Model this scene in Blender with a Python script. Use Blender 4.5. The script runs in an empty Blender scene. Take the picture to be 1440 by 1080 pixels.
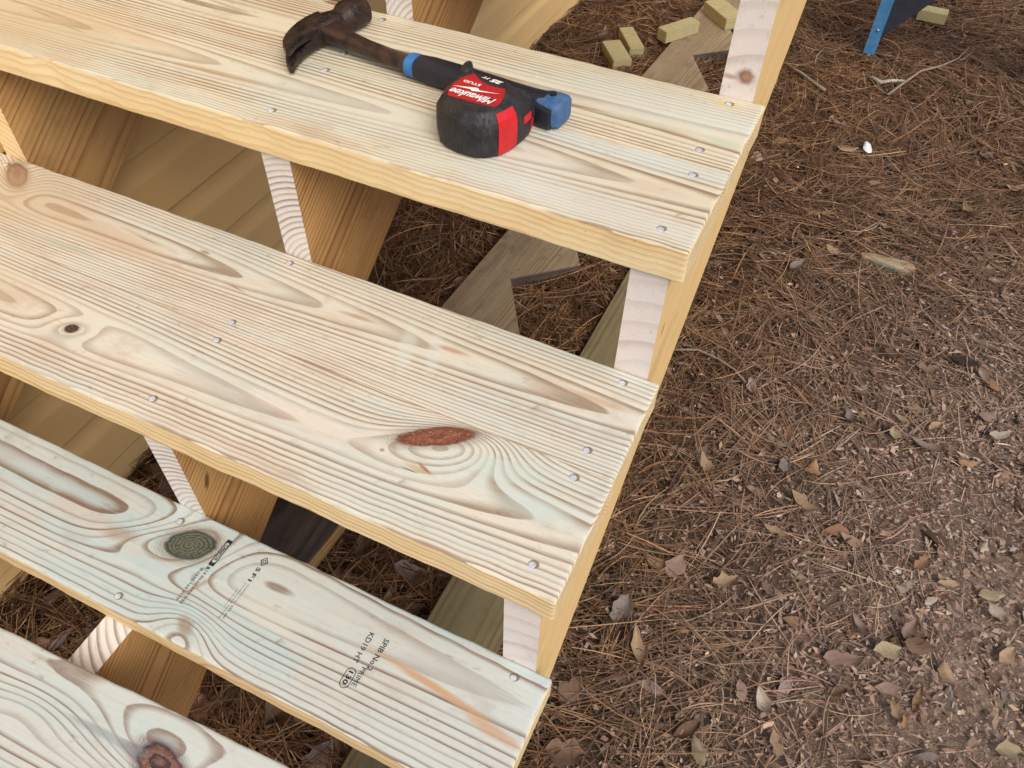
import bpy, bmesh, math, random
import numpy as np
from mathutils import Vector, Matrix

# ------------------------------------------------------------------ camera, sky, sun, exposure
scene = bpy.context.scene
col = scene.collection
cam_d = bpy.data.cameras.new('camera')
cam = bpy.data.objects.new('camera', cam_d)
col.objects.link(cam)
cam.location = (0.09137, -0.58738, 0.65257)
cam.rotation_euler = (0.714756, -0.016554, 0.444429)
cam_d.sensor_width = 36.0
cam_d.lens = 1137.3 / 1440 * 36.0
cam_d.clip_start = 0.02
cam_d.clip_end = 500
scene.camera = cam

SUN_EL, SUN_AZ = math.radians(50), math.radians(128)      # azimuth from +Y towards +X
world = bpy.data.worlds.new('World')
scene.world = world
world.use_nodes = True
wn = world.node_tree
bg = wn.nodes['Background']
sky = wn.nodes.new('ShaderNodeTexSky')
sky.sky_type = 'NISHITA'
sky.sun_disc = False
sky.sun_elevation = SUN_EL
sky.sun_rotation = SUN_AZ
sky.air_density = 1.0
sky.dust_density = 3.5
sky.ozone_density = 1.0
wn.links.new(sky.outputs[0], bg.inputs[0])
bg.inputs[1].default_value = 0.12

sun_d = bpy.data.lights.new('sun', 'SUN')
sun_d.energy = 1.5
sun_d.angle = math.radians(40)
sun_d.color = (1.0, 0.94, 0.84)
sun = bpy.data.objects.new('sun', sun_d)
col.objects.link(sun)
sv = Vector((math.cos(SUN_EL) * math.sin(SUN_AZ), math.cos(SUN_EL) * math.cos(SUN_AZ), math.sin(SUN_EL)))
sun.rotation_euler = sv.to_track_quat('Z', 'Y').to_euler()

vs = scene.view_settings
vs.view_transform = 'Standard'
vs.look = 'None'
vs.gamma = 1.0
vs.use_curve_mapping = False
vs.exposure = 0.42
scene.render.engine = 'CYCLES'
scene.cycles.use_denoising = True
scene.cycles.max_bounces = 6
scene.cycles.diffuse_bounces = 4
scene.cycles.glossy_bounces = 2

# ------------------------------------------------------------------ constants of the staircase (metres, z = 0 on the second tread)
H, D, T, BW, GAP = 0.1842, 0.27452, 0.0381, 0.1404, 0.0006
XL = -0.968                     # left end of the treads
XM, XLS, XR = -0.4479, -0.9184, -0.0148   # right faces of the three stringers
ZG = -0.70                      # ground
rng = np.random.default_rng(7)
random.seed(7)


# ------------------------------------------------------------------ helpers
def tag(o, label=None, cat=None, group=None, kind=None):
    if label: o['label'] = label
    if cat: o['category'] = cat
    if group: o['group'] = group
    if kind: o['kind'] = kind
    return o


def empty(name, loc=(0, 0, 0), rz=0):
    o = bpy.data.objects.new(name, None)
    o.empty_display_size = 0.05
    col.objects.link(o)
    o.location = loc
    o.rotation_euler = (0, 0, rz)
    return o


def link(name, me, parent=None, loc=None, rot=None, mw=None):
    o = bpy.data.objects.new(name, me)
    col.objects.link(o)
    if parent is not None:
        o.parent = parent
    if loc is not None: o.location = loc
    if rot is not None: o.rotation_euler = rot
    if mw is not None: o.matrix_basis = mw
    return o


def mesh(name, verts, faces, mats=(), idx=None, smooth=False):
    me = bpy.data.meshes.new(name)
    me.from_pydata([tuple(v) for v in verts], [], [tuple(f) for f in faces])
    for m in mats: me.materials.append(m)
    if idx is not None: me.polygons.foreach_set('material_index', list(idx))
    if smooth: me.polygons.foreach_set('use_smooth', [True] * len(me.polygons))
    me.update()
    return me


def bm_mesh(name, bm, mats=(), smooth=False):
    bmesh.ops.recalc_face_normals(bm, faces=bm.faces)
    me = bpy.data.meshes.new(name)
    bm.to_mesh(me)
    bm.free()
    for m in mats: me.materials.append(m)
    if smooth: me.polygons.foreach_set('use_smooth', [True] * len(me.polygons))
    return me


def loft(rings, cap=True):
    n = len(rings[0])
    v, f = [], []
    for r in rings: v += [tuple(p) for p in r]
    for i in range(len(rings) - 1):
        for j in range(n):
            a, b = i * n + j, i * n + (j + 1) % n
            f.append((a, b, b + n, a + n))
    if cap:
        f.append(tuple(reversed(range(n))))
        f.append(tuple(range((len(rings) - 1) * n, len(rings) * n)))
    return v, f


def sring(c, ax, ay, n=16, e=2.0):
    c, ax, ay = Vector(c), Vector(ax), Vector(ay)
    out = []
    for k in range(n):
        t = 2 * math.pi * k / n
        cx, sy = math.cos(t), math.sin(t)
        px = math.copysign(abs(cx) ** (2 / e), cx)
        py = math.copysign(abs(sy) ** (2 / e), sy)
        out.append(c + ax * px + ay * py)
    return out


# ------------------------------------------------------------------ a small language for shader maths
class V:
    def __init__(s, nt, sock): s.nt, s.s = nt, sock
    def _m(s, op, *a):
        n = s.nt.nodes.new('ShaderNodeMath')
        n.operation = op
        for i, x in enumerate(a):
            if isinstance(x, V): s.nt.links.new(x.s, n.inputs[i])
            else: n.inputs[i].default_value = float(x)
        return V(s.nt, n.outputs[0])
    def __add__(s, o): return s._m('ADD', s, o)
    def __radd__(s, o): return s._m('ADD', o, s)
    def __sub__(s, o): return s._m('SUBTRACT', s, o)
    def __rsub__(s, o): return s._m('SUBTRACT', o, s)
    def __mul__(s, o): return s._m('MULTIPLY', s, o)
    def __rmul__(s, o): return s._m('MULTIPLY', o, s)
    def __truediv__(s, o): return s._m('DIVIDE', s, o)
    def sqrt(s): return s._m('SQRT', s)
    def frac(s): return s._m('FRACT', s)
    def floor(s): return s._m('FLOOR', s)
    def exp(s): return s._m('EXPONENT', s)
    def abs(s): return s._m('ABSOLUTE', s)
    def pow(s, e): return s._m('POWER', s, e)
    def min(s, o): return s._m('MINIMUM', s, o)
    def max(s, o): return s._m('MAXIMUM', s, o)
    def sin(s): return s._m('SINE', s)
    def atan2(s, o): return s._m('ARCTAN2', s, o)
    def ss(s, a, b, lo=0.0, hi=1.0):
        n = s.nt.nodes.new('ShaderNodeMapRange')
        n.interpolation_type = 'SMOOTHSTEP'
        s.nt.links.new(s.s, n.inputs[0])
        for i, x in enumerate((a, b, lo, hi)): n.inputs[i + 1].default_value = x
        return V(s.nt, n.outputs[0])


class Mat:
    def __init__(s, name):
        s.m = bpy.data.materials.new(name)
        s.m.use_nodes = True
        s.nt = s.m.node_tree
        s.b = s.nt.nodes['Principled BSDF']
        s.tc = s.nt.nodes.new('ShaderNodeTexCoord')
    def xyz(s, out='Object'):
        n = s.nt.nodes.new('ShaderNodeSeparateXYZ')
        s.nt.links.new(s.tc.outputs[out], n.inputs[0])
        return [V(s.nt, o) for o in n.outputs]
    def vec(s, x, y, z):
        n = s.nt.nodes.new('ShaderNodeCombineXYZ')
        for i, q in enumerate((x, y, z)):
            if isinstance(q, V): s.nt.links.new(q.s, n.inputs[i])
            else: n.inputs[i].default_value = float(q)
        return n.outputs[0]
    def noise(s, x, y, z, detail=2.0, rough=0.5):
        n = s.nt.nodes.new('ShaderNodeTexNoise')
        n.inputs['Scale'].default_value = 1.0
        n.inputs['Detail'].default_value = detail
        n.inputs['Roughness'].default_value = rough
        s.nt.links.new(s.vec(x, y, z), n.inputs['Vector'])
        return V(s.nt, n.outputs[0])
    def white(s, x):
        n = s.nt.nodes.new('ShaderNodeTexWhiteNoise')
        n.noise_dimensions = '1D'
        s.nt.links.new(x.s, n.inputs['W'])
        return V(s.nt, n.outputs['Value'])
    def mix(s, f, a, b, mode='MIX'):
        n = s.nt.nodes.new('ShaderNodeMix')
        n.data_type = 'RGBA'
        n.blend_type = mode
        n.clamp_factor = True
        if isinstance(f, V): s.nt.links.new(f.s, n.inputs[0])
        else: n.inputs[0].default_value = f
        for i, q in ((6, a), (7, b)):
            if isinstance(q, tuple): n.inputs[i].default_value = (*q[:3], 1)
            else: s.nt.links.new(q, n.inputs[i])
        return n.outputs[2]
    def color(s, c):
        if isinstance(c, tuple): s.b.inputs['Base Color'].default_value = (*c[:3], 1)
        else: s.nt.links.new(c, s.b.inputs['Base Color'])
    def set(s, rough=0.7, spec=0.3, metal=0.0):
        if isinstance(rough, V): s.nt.links.new(rough.s, s.b.inputs['Roughness'])
        else: s.b.inputs['Roughness'].default_value = rough
        s.b.inputs['Specular IOR Level'].default_value = spec
        s.b.inputs['Metallic'].default_value = metal
    def bump(s, h, strength=0.5, dist=0.001):
        n = s.nt.nodes.new('ShaderNodeBump')
        n.inputs['Strength'].default_value = strength
        n.inputs['Distance'].default_value = dist
        s.nt.links.new(h.s, n.inputs['Height'])
        s.nt.links.new(n.outputs[0], s.b.inputs['Normal'])


def plain(name, c, rough=0.5, spec=0.5, metal=0.0, var=0.25, sc=60, bump=0.0, c2=None, bsc=None):
    m = Mat(name)
    x, y, z = m.xyz()
    n = m.noise(x * sc, y * sc, z * sc, 4, 0.6)
    n2 = m.noise(x * sc * 6, y * sc * 6, z * sc * 6, 2, 0.5)
    cc2 = c2 or tuple(q * (1 - var) for q in c)
    k = m.mix(n.ss(0.38, 0.64), c, cc2)
    k = m.mix((n2.ss(0.55, 0.75)) * 0.3, k, tuple(min(1, q * 1.35 + 0.01) for q in c))
    m.color(k)
    m.set(n.ss(0.3, 0.7, max(0.05, rough - 0.1), min(1, rough + 0.12)), spec, metal)
    if bump: m.bump(m.noise(x * (bsc or sc * 4), y * (bsc or sc * 4), z * (bsc or sc * 4), 3), bump, 0.002)
    return m.m


# palettes: early wood, late wood, tint, tint2
PAL = {
    'cream': ((0.655, 0.60, 0.455), (0.29, 0.205, 0.125), (0.57, 0.61, 0.51), (0.61, 0.485, 0.325)),
    'edge': ((0.82, 0.65, 0.37), (0.56, 0.35, 0.14), (0.82, 0.70, 0.46), (0.78, 0.58, 0.30)),
    'pale': ((0.53, 0.565, 0.53), (0.205, 0.14, 0.10), (0.41, 0.535, 0.545), (0.53, 0.48, 0.42)),
    'white': ((0.645, 0.61, 0.51), (0.31, 0.24, 0.17), (0.55, 0.61, 0.57), (0.585, 0.49, 0.385)),
    'cut': ((0.76, 0.72, 0.68), (0.32, 0.285, 0.265), (0.70, 0.69, 0.68), (0.74, 0.65, 0.60)),
    'softcut': ((0.76, 0.70, 0.66), (0.53, 0.455, 0.43), (0.70, 0.68, 0.68), (0.74, 0.63, 0.57)),
    'side': ((0.54, 0.315, 0.125), (0.24, 0.10, 0.035), (0.48, 0.31, 0.13), (0.38, 0.205, 0.075)),
    'yellow': ((0.84, 0.575, 0.265), (0.70, 0.44, 0.17), (0.82, 0.60, 0.30), (0.78, 0.50, 0.20)),
    'old': ((0.30, 0.225, 0.135), (0.15, 0.105, 0.06), (0.36, 0.30, 0.20), (0.22, 0.165, 0.10)),
    'dark': ((0.075, 0.062, 0.052), (0.03, 0.025, 0.022), (0.13, 0.10, 0.085), (0.02, 0.018, 0.016)),
    'green': ((0.44, 0.385, 0.205), (0.30, 0.24, 0.11), (0.37, 0.36, 0.18), (0.47, 0.37, 0.20)),
    'olive': ((0.20, 0.165, 0.085), (0.10, 0.075, 0.035), (0.17, 0.15, 0.085), (0.15, 0.11, 0.06)),
}


def wood(name, pal, o=(0, 0), yc=0.0, depth=0.05, slope=0.03, sp=0.005, seed=0.0, knots=(), spots=(), late=1.0,
         wig=0.38, tint=0.7, zs=1.0, sharp=0.5, crack=0.0, rough=0.72, curve=0.0, dirt=0.45, tilt=0.0):
    """Solid wood in board coordinates: x along the grain, rings round a pith below the board."""
    m = Mat(name)
    x, y, z = m.xyz()
    early, latec, t1, t2 = PAL[pal]
    s = float(seed)
    n1 = m.noise(x * 1.6 + s * 3.1, y * 4 + s, z * 4 + s * 1.7, 2) - 0.5
    n2 = m.noise(x * 1.1 + s * 5.3 + 40, y * 3 + s * 2, z * 3, 2) - 0.5
    n3 = m.noise(x * 7 + s, y * 42 + s * 3, z * 42, 3, 0.55) - 0.5
    yy = y - yc - n1 * (0.045 * wig) - x * tilt
    zz = (z + depth + x * slope + n2 * (0.05 * wig)) * zs
    if curve: zz = zz + x * x * curve
    r = (yy * yy + zz * zz + 0.00002).sqrt() + n3 * (0.0030 * wig)
    kn = []
    for k in knots:
        a = math.radians(k.get('ang', 0))
        dx, dy = x - (k['x'] - o[0]), y - (k['y'] - o[1])
        u = dx * math.cos(a) + dy * math.sin(a)
        w = dy * math.cos(a) - dx * math.sin(a)
        ix, iy = k['infl']
        q = (u / ix) * (u / ix) + (w / iy) * (w / iy)
        r = r + (q * -1.0).exp() * k['amp']
        kn.append((k, u, w))
    ph = r / sp
    fr, cell = ph.frac(), ph.floor()
    rnd = m.white(cell + s * 17.0)
    lw = fr.ss(sharp - 0.14, 0.91) * (1.0 - fr.ss(0.94, 1.0))
    fib = m.noise(x * 9 + s, y * 620, z * 620, 2)
    fib2 = m.noise(x * 34 + s, y * 190, z * 190, 3, 0.6)
    smu = m.noise(x * 11 + s * 1.9, y * 15 + s, z * 15, 5, 0.7)
    pat = m.noise(x * 3.2 + s * 2.3, y * 16 + s, z * 16, 3, 0.6)
    pat2 = m.noise(x * 5.5 + s * 7.7, y * 22 + s * 5, z * 22, 4, 0.65)
    base = m.mix(pat.ss(0.42, 0.66) * tint, early, t1)
    base = m.mix(pat2.ss(0.47, 0.70) * tint, base, t2)
    amt = lw * (rnd * 0.75 + 0.4) * (pat2.ss(0.25, 0.7, 0.65, 1.1)) * late
    c = m.mix(amt, base, latec)
    c = m.mix(fib.ss(0.52, 0.75) * 0.16, c, tuple(q * 0.55 for q in early))
    c = m.mix(fib.ss(0.5, 0.25) * 0.22, c, tuple(min(0.82, q * 1.22) for q in early))
    c = m.mix(fib2.ss(0.56, 0.74) * 0.28, c, tuple(q * 0.62 for q in early))
    if dirt:
        c = m.mix(smu.ss(0.54, 0.72) * dirt * 0.9, c, tuple(0.68 * a for a in t2))
        c = m.mix(smu.ss(0.44, 0.30) * dirt * 0.4, c, tuple(min(0.8, 1.16 * a) for a in early))
        d1 = m.noise(x * 45 + s, y * 70, z * 70, 4, 0.7)
        c = m.mix(d1.ss(0.60, 0.78) * dirt, c, tuple(q * 0.45 for q in latec))
        d2 = m.noise(x * 420, y * 420 + s, z * 420, 1)
        c = m.mix(d2.ss(0.745, 0.80) * 0.5, c, (0.06, 0.045, 0.035))
    height = lw * 0.5 + fib * 0.6 + fib2 * 0.3
    for (k, u, w) in kn:
        if 'core' not in k: continue
        cx, cy = k['core']
        wob = (fib2 - 0.5) * 0.30 + (pat2 - 0.5) * k.get('wob', 0.9)
        q = ((u / cx) * (u / cx) + (w / cy) * (w / cy)).sqrt() + wob
        kr = (q * k.get('rings', 3.0) + pat2 * 1.2).frac()
        kc = m.mix(kr.ss(0.3, 0.9), k['col'], k['col2'])
        spk = m.noise(x * 700, y * 700, z * 700, 2)
        kc = m.mix(spk.ss(0.58, 0.72) * k.get('speck', 0.3), kc, (0.62, 0.48, 0.36))
        th = (w / cy).atan2(u / cx)
        rad_ = m.noise(th * 3.2, q * 0.7, s + 2.0, 3, 0.6)
        ck_ = (rad_ - 0.5).abs().ss(0.022, 0.0) * q.ss(0.05, 0.3)
        kc = m.mix(ck_ * 0.85, kc, (0.03, 0.02, 0.016))
        ring2 = ((q * 7.0 + pat2 * 2.0).frac()).ss(0.45, 0.9) * q.ss(1.9, 1.1) * k.get('halo', 0.55)
        c = m.mix(ring2 * 0.8, c, tuple(0.7 * a for a in latec))
        halo = q.ss(1.75, 1.0) * k.get('halo', 0.55)
        c = m.mix(halo, c, k.get('hcol', tuple(0.75 * a for a in latec)))
        c = m.mix(q.ss(1.06, 0.94), c, kc)
        rim = q.ss(0.84, 0.98) * q.ss(1.16, 1.02) * k.get('rim', 0.6)
        c = m.mix(rim, c, k.get('rcol', (0.05, 0.03, 0.02)))
        height = height + rim * -0.8 + ck_ * q.ss(1.06, 0.94) * -1.5 + q.ss(1.06, 0.94) * kr * 0.4
    for t in spots:                     # (x, y, half length, half width, angle, colour, strength [, hard])
        a = math.radians(t[4])
        dx, dy = x - (t[0] - o[0]), y - (t[1] - o[1])
        u = (dx * math.cos(a) + dy * math.sin(a)) / t[2]
        w = (dy * math.cos(a) - dx * math.sin(a)) / t[3]
        q = u * u + w * w
        if len(t) > 8: q = q + ((z - t[8]) / t[9]) * ((z - t[8]) / t[9])
        q = q.sqrt() + (fib2 - 0.5) * 0.7
        hard = len(t) > 7 and t[7]
        e0 = 0.85 if hard else 0.3
        c = m.mix(q.ss(1.1, e0) * t[6], c, t[5])
        if hard: height = height + q.ss(1.1, e0) * -1.5
    m.color(c)
    m.set(fr.ss(0.0, 1.0, rough, rough - 0.12), 0.28)
    m.bump(height, 0.35, 0.0005)
    return m.m


# ------------------------------------------------------------------ boards
def board_mesh(name, L, W, Th, mats, rad=0.0030, jy=0, nx=90, seed=0, wane=(), rag=0.0):
    """Plank with eased edges, x along the grain; slot 0 faces, slot 1 edges and ends."""
    hw, ht = W / 2, Th / 2
    prof = []
    for cx, cy, a0 in ((hw - rad, ht - rad, 0), (-hw + rad, ht - rad, 90), (-hw + rad, -ht + rad, 180), (hw - rad, -ht + rad, 270)):
        for k in range(5):
            a = math.radians(a0 + 90 * k / 4)
            prof.append((cx + rad * math.cos(a), cy + rad * math.sin(a)))
    # extra points just inside each flat
    P = []
    n = len(prof)
    for i in range(n):
        p, q = prof[i], prof[(i + 1) % n]
        P.append(p)
        if i % 5 == 4:
            dd = math.hypot(q[0] - p[0], q[1] - p[1])
            t = 0.0015 / dd
            P.append((p[0] + (q[0] - p[0]) * t, p[1] + (q[1] - p[1]) * t))
            for k in range(1, 4):
                P.append((p[0] + (q[0] - p[0]) * k / 4, p[1] + (q[1] - p[1]) * k / 4))
            P.append((q[0] + (p[0] - q[0]) * t, q[1] + (p[1] - q[1]) * t))
    r = random.Random(seed)
    ph = [r.uniform(0, 6.28) for _ in range(8)]
    xs = [-L / 2, -L / 2 + 0.0006, -L / 2 + 0.0018] + [(-0.5 + (i + 0.5) / nx) * L for i in range(nx)] + [L / 2 - 0.0018, L / 2 - 0.0006, L / 2]
    ins = [0.0022, 0.0009, 0.0] + [0] * nx + [0.0, 0.0009, 0.0022]
    rings = []
    for x, i_ in zip(xs, ins):
        ring = []
        for (py, pz) in P:
            wob = 0.00035 * math.sin(x * 31 + ph[0]) + 0.0003 * math.sin(x * 83 + ph[1]) + 0.00018 * math.sin(x * 210 + ph[2])
            y, z = py, pz
            if abs(py) > hw - 2 * rad:
                y = py + wob * (1 if py > 0 else -1)
                if pz > 0: z = pz + 0.0003 * math.sin(x * 120 + ph[3] + py * 90)
            for (wx, wl, wd, side) in wane:      # chipped stretches of an upper edge
                g = math.exp(-((x - wx) / wl) ** 2)
                if side * py > hw - 4 * rad and pz > -ht * 0.5:
                    f_ = 0.5 + 0.5 * math.sin(x * 300 + ph[4])
                    y -= side * wd * g * (0.4 + 0.6 * f_) * (1 if pz > 0 else 0.4)
                    if pz > ht * 0.5: z -= wd * 0.5 * g
            if jy and py * jy > hw - 2 * rad:
                y = jy * (hw - (hw - abs(py)) * 0.25)
                if pz > 0: z = ht - (ht - pz) * 0.25
            sx = 1 - i_ / hw
            sz = 1 - i_ / ht
            ex = 0.0
            if rag and x > L / 2 - 0.004:
                ex = rag * math.sin(py * 620 + 3 * math.sin(py * 90 + ph[5])) * (0.6 + 0.4 * math.sin(py * 210))
            ring.append((x + ex, y * sx, z * sz))
        rings.append(ring)
    v, f = loft(rings)
    me = mesh(name, v, f, mats, smooth=True)
    idx = [0 if abs(p.normal.z) > 0.55 else 1 for p in me.polygons]
    for p in me.polygons:
        if len(p.vertices) > 6: p.use_smooth = False
    me.polygons.foreach_set('material_index', idx)
    return me


M_nail = plain('galvanised_steel', (0.66, 0.72, 0.82), 0.42, 0.5, 0.25, 0.25, 300)
M_ink = plain('black_ink', (0.035, 0.034, 0.045), 0.7, 0.2, 0, 0.5, 400)


def nail_mesh():
    rings = []
    for rr, zz in ((0.0034, -0.0012), (0.0035, -0.0003), (0.0033, 0.0001), (0.0022, 0.0002)):
        rings.append([(rr * math.cos(2 * math.pi * k / 14), rr * math.sin(2 * math.pi * k / 14), zz) for k in range(14)])
    v, f = loft(rings)
    return mesh('nail', v, f, (M_nail,))


NAIL = nail_mesh()


def dents(pts):
    """Crushed, stained fibres round each nail."""
    return [(x + 0.0010, y + 0.0012, 0.0052, 0.0046, 20, (0.14, 0.10, 0.075), 0.8, 1) for (x, y) in pts]


stairs = tag(empty('wooden_staircase', (XM, -0.4, ZG)), 'new treated-pine open-riser staircase with nailed plank treads', 'stairs')


def keep(o, parent):
    """Parent keeping the world position."""
    o.parent = parent
    o.matrix_parent_inverse = parent.matrix_basis.inverted()
    return o


def tread(y0, zt, pal, nails, wkw, bkw=None, x1=0.0, label=None):
    """One tread plank between y0 and y0 + BW with its top at zt."""
    L = x1 - XL
    ox, oy = (x1 + XL) / 2, y0 + BW / 2
    k = dict(wkw)
    k['spots'] = list(k.get('spots', ())) + dents(nails)
    top = wood('pine_face', pal, o=(ox, oy), **k)
    ke = dict(k); ke['spots'] = (); ke['late'] = min(1.0, k.get('late', 1) * 0.8); ke['dirt'] = 0.1; ke['wig'] = 0.22
    edge = wood('pine_edge', 'edge', o=(ox, oy), **ke)
    me = board_mesh('tread_board', L, BW, T, (top, edge), **(bkw or {}))
    o = link('tread_board', me, loc=(ox, oy, zt - T / 2))
    keep(o, stairs)
    if label: o['label'] = label
    for i, (nx, ny) in enumerate(nails):
        nl = link('nail', NAIL, parent=o, loc=(nx - ox, ny - oy, T / 2 + 0.0002))
        nl.rotation_euler = (random.uniform(-.06, .06), random.uniform(-.06, .06), random.uniform(0, 3))
    return o


def stain(x, y, l, w, a, c, s): return (x, y, l, w, a, c, s)


# ---- unseen tread above the frame, added to shade the stairs below
y0_ = 2 * D
for q_ in (1, 2):
    tread(y0_ - q_ * BW - (q_ - 1) * GAP, 2 * H, 'cream', [], dict(yc=0.01, depth=0.04, slope=0.02, sp=0.0045, seed=60.0 + q_), dict(seed=20 + q_, nx=30))
# ---- first (upper) tread in the frame, its two planks
y1 = D
tread(y1 - BW, H, 'cream', [(-.038, .259), (-.041, .157), (-.483, .255), (-.478, .161), (-.937, .255), (-.937, .16)],
      dict(yc=-0.012, depth=0.042, slope=-0.006, sp=0.0037, seed=1.3, late=1.2, tint=0.75,
           spots=[(-.185, .179, .042, .0028, 5, (0.36, 0.16, 0.06), .85), (-.10, .182, .09, .006, 3, (0.46, 0.45, 0.26), .55),
                  (-.10, .22, .22, .05, 0, (0.60, 0.65, 0.60), .55), (-.02, .182, .03, .008, 0, (0.46, 0.52, 0.36), .6), (-.04, .256, .022, .008, 0, (0.58, 0.46, 0.20), .6),
                  (-.561, .266, .018, .005, 0, (0.20, 0.07, 0.04), .8), (-.676, .199, .05, .004, -6, (0.42, 0.28, 0.14), .6)]),
      dict(jy=-1, seed=2, rag=0.0003))
tread(y1 - 2 * BW - GAP, H, 'cream', [(-.034, .111), (-.035, .015), (-.475, .119), (-.477, .02), (-.937, .11), (-.937, .02)],
      dict(yc=0.010, depth=0.036, slope=0.018, sp=0.0035, seed=4.1, late=1.2, tint=0.75,
           spots=[(-.861, .075, .038, .0014, -7, (0.07, 0.035, 0.03), .95), (-.80, .063, .024, .0011, -6, (0.10, 0.05, 0.04), .9),
                  (-.57, .058, .085, .006, 2, (0.44, 0.31, 0.17), .7), (-.484, .059, .03, .005, 2, (0.42, 0.40, 0.25), .6),
                  (-.07, .070, .07, .012, 5, (0.56, 0.46, 0.33), .5), (-.30, .06, .3, .05, 0, (0.60, 0.63, 0.57), .5), (-.10, .115, .16, .022, 0, (0.57, 0.65, 0.63), .5), (-.10, .02, .2, .03, 0, (0.60, 0.64, 0.60), .5), (-.86, .05, .20, .09, 5, (0.54, 0.41, 0.23), .6)]),
      dict(jy=1, seed=3, rag=0.0003, wane=((-0.30, 0.018, 0.0030, -1), (-0.24, 0.05, 0.0016, -1), (-0.005, 0.03, 0.0022, -1))))

# ---- second tread
tread(-BW, 0.0, 'white', [(-.037, -.018), (-.038, -.118), (-.470, -.016), (-.468, -.129), (-.937, -.02), (-.937, -.12)],
      dict(yc=0.012, depth=0.028, slope=0.020, sp=0.0037, seed=7.7, late=1.2, tint=0.75,
           knots=[dict(x=-.905, y=-.030, ang=-38, infl=(.05, .03), amp=.022, core=(.030, .012), col=(0.22, 0.085, 0.04), col2=(0.06, 0.028, 0.018), rings=1.3, halo=.6, wob=1.4)],
           spots=[(-.653, -.058, .022, .0014, -4, (0.12, 0.04, 0.025), .9), (-.66, -.056, .055, .004, -4, (0.45, 0.35, 0.20), .5),
                  (-.574, -.045, .010, .004, 0, (0.22, 0.10, 0.06), .6), (-.55, -.055, .05, .004, 0, (0.42, 0.36, 0.22), .5),
                  (-.50, -.080, .02, .0012, -6, (0.20, 0.12, 0.09), .75), (-.345, -.058, .03, .004, 2, (0.40, 0.24, 0.13), .7),
                  (-.225, -.056, .028, .0045, 2, (0.43, 0.25, 0.14), .75), (-.05, -.052, .05, .006, 0, (0.48, 0.32, 0.20), .65),
                  (-.70, -.075, .13, .03, -3, (0.50, 0.34, 0.21), .5), (-.86, -.06, .15, .08, 0, (0.52, 0.39, 0.24), .55), (-.74, -.112, .09, .006, 0, (0.42, 0.43, 0.33), .6),
                  (-.27, -.075, .012, .05, 20, (0.60, 0.66, 0.60), .45), (-.24, -.065, .010, .05, 20, (0.62, 0.66, 0.62), .4)]),
      dict(jy=-1, seed=5, rag=0.0003))
tread(-2 * BW - GAP, 0.0, 'white', [(-.037, -.154), (-.034, -.257), (-.465, -.159), (-.470, -.256), (-.937, -.16), (-.937, -.26)],
      dict(yc=-0.002, depth=0.034, slope=0.024, sp=0.0040, seed=11.2, late=1.2, tint=0.75,
           knots=[dict(x=-.158, y=-.166, ang=22, infl=(.062, .030), amp=-.030), dict(x=-.180, y=-.168, ang=31, infl=(.02, .01), amp=0.0, core=(.038, .0115), col=(0.25, 0.085, 0.045), col2=(0.16, 0.055, 0.03), rings=1.6, halo=.45, speck=.55, rim=.35),
                  dict(x=-.621, y=-.216, ang=10, infl=(.035, .018), amp=.011, core=(.0078, .0062), col=(0.10, 0.05, 0.03), col2=(0.035, 0.02, 0.015), rings=2.0, halo=.5)],
           spots=[(-.176, -.211, .020, .004, 0, (0.46, 0.33, 0.17), .7), (-.172, -.208, .012, .0022, -20, (0.30, 0.10, 0.05), .8),
                  (-.185, -.216, .012, .0010, 0, (0.10, 0.06, 0.05), .8), (-.221, -.207, .0032, .003, 0, (0.20, 0.08, 0.05), .9),
                  (-.10, -.175, .05, .018, 10, (0.50, 0.60, 0.54), .6), (-.06, -.20, .05, .02, 0, (0.50, 0.60, 0.55), .5),
                  (-.30, -.205, .12, .012, 0, (0.70, 0.64, 0.56), .5), (-.82, -.20, .18, .05, 0, (0.56, 0.46, 0.32), .45)]),
      dict(jy=1, seed=6, rag=0.0003))

# ---- third tread: only its back plank is nailed on
T3 = tread(-D - BW, -H, 'pale', [(-.033, -.291), (-.034, -.398), (-.469, -.295), (-.466, -.400), (-.937, -.295), (-.937, -.40)],
      dict(yc=0.034, depth=0.034, slope=0.010, sp=0.0066, seed=15.4, late=1.1, tint=0.8, sharp=0.70, wig=0.45,
           knots=[dict(x=-.437, y=-.314, ang=22, infl=(.062, .036), amp=.040, core=(.027, .0175), col=(0.13, 0.125, 0.085), col2=(0.035, 0.055, 0.045), rings=5.5, wob=.6, halo=.6, hcol=(0.24, 0.18, 0.12), rim=.75, rcol=(0.02, 0.045, 0.04)),
                  dict(x=-.375, y=-.398, ang=-10, infl=(.040, .024), amp=.024),
                  dict(x=-.50, y=-.335, ang=20, infl=(.05, .02), amp=.012)],
           spots=[(-.520, -.338, .028, .012, 15, (0.33, 0.26, 0.20), .7), (-.376, -.394, .018, .010, -30, (0.26, 0.185, 0.12), .75),
                  (-.394, -.350, .03, .004, 60, (0.36, 0.22, 0.11), .6),
                  (-.105, -.335, .085, .0055, -5, (0.50, 0.29, 0.145), .85), (-.03, -.348, .045, .008, -8, (0.50, 0.30, 0.16), .7),
                  (-.30, -.345, .05, .02, 0, (0.60, 0.57, 0.50), .5)]),
      dict(seed=8, rag=0.0003), x1=0.0046, label='plank tread with a large dark green knot and printed grade stamps')

# ------------------------------------------------------------------ stringers
ANG = math.atan2(H, D)


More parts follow.
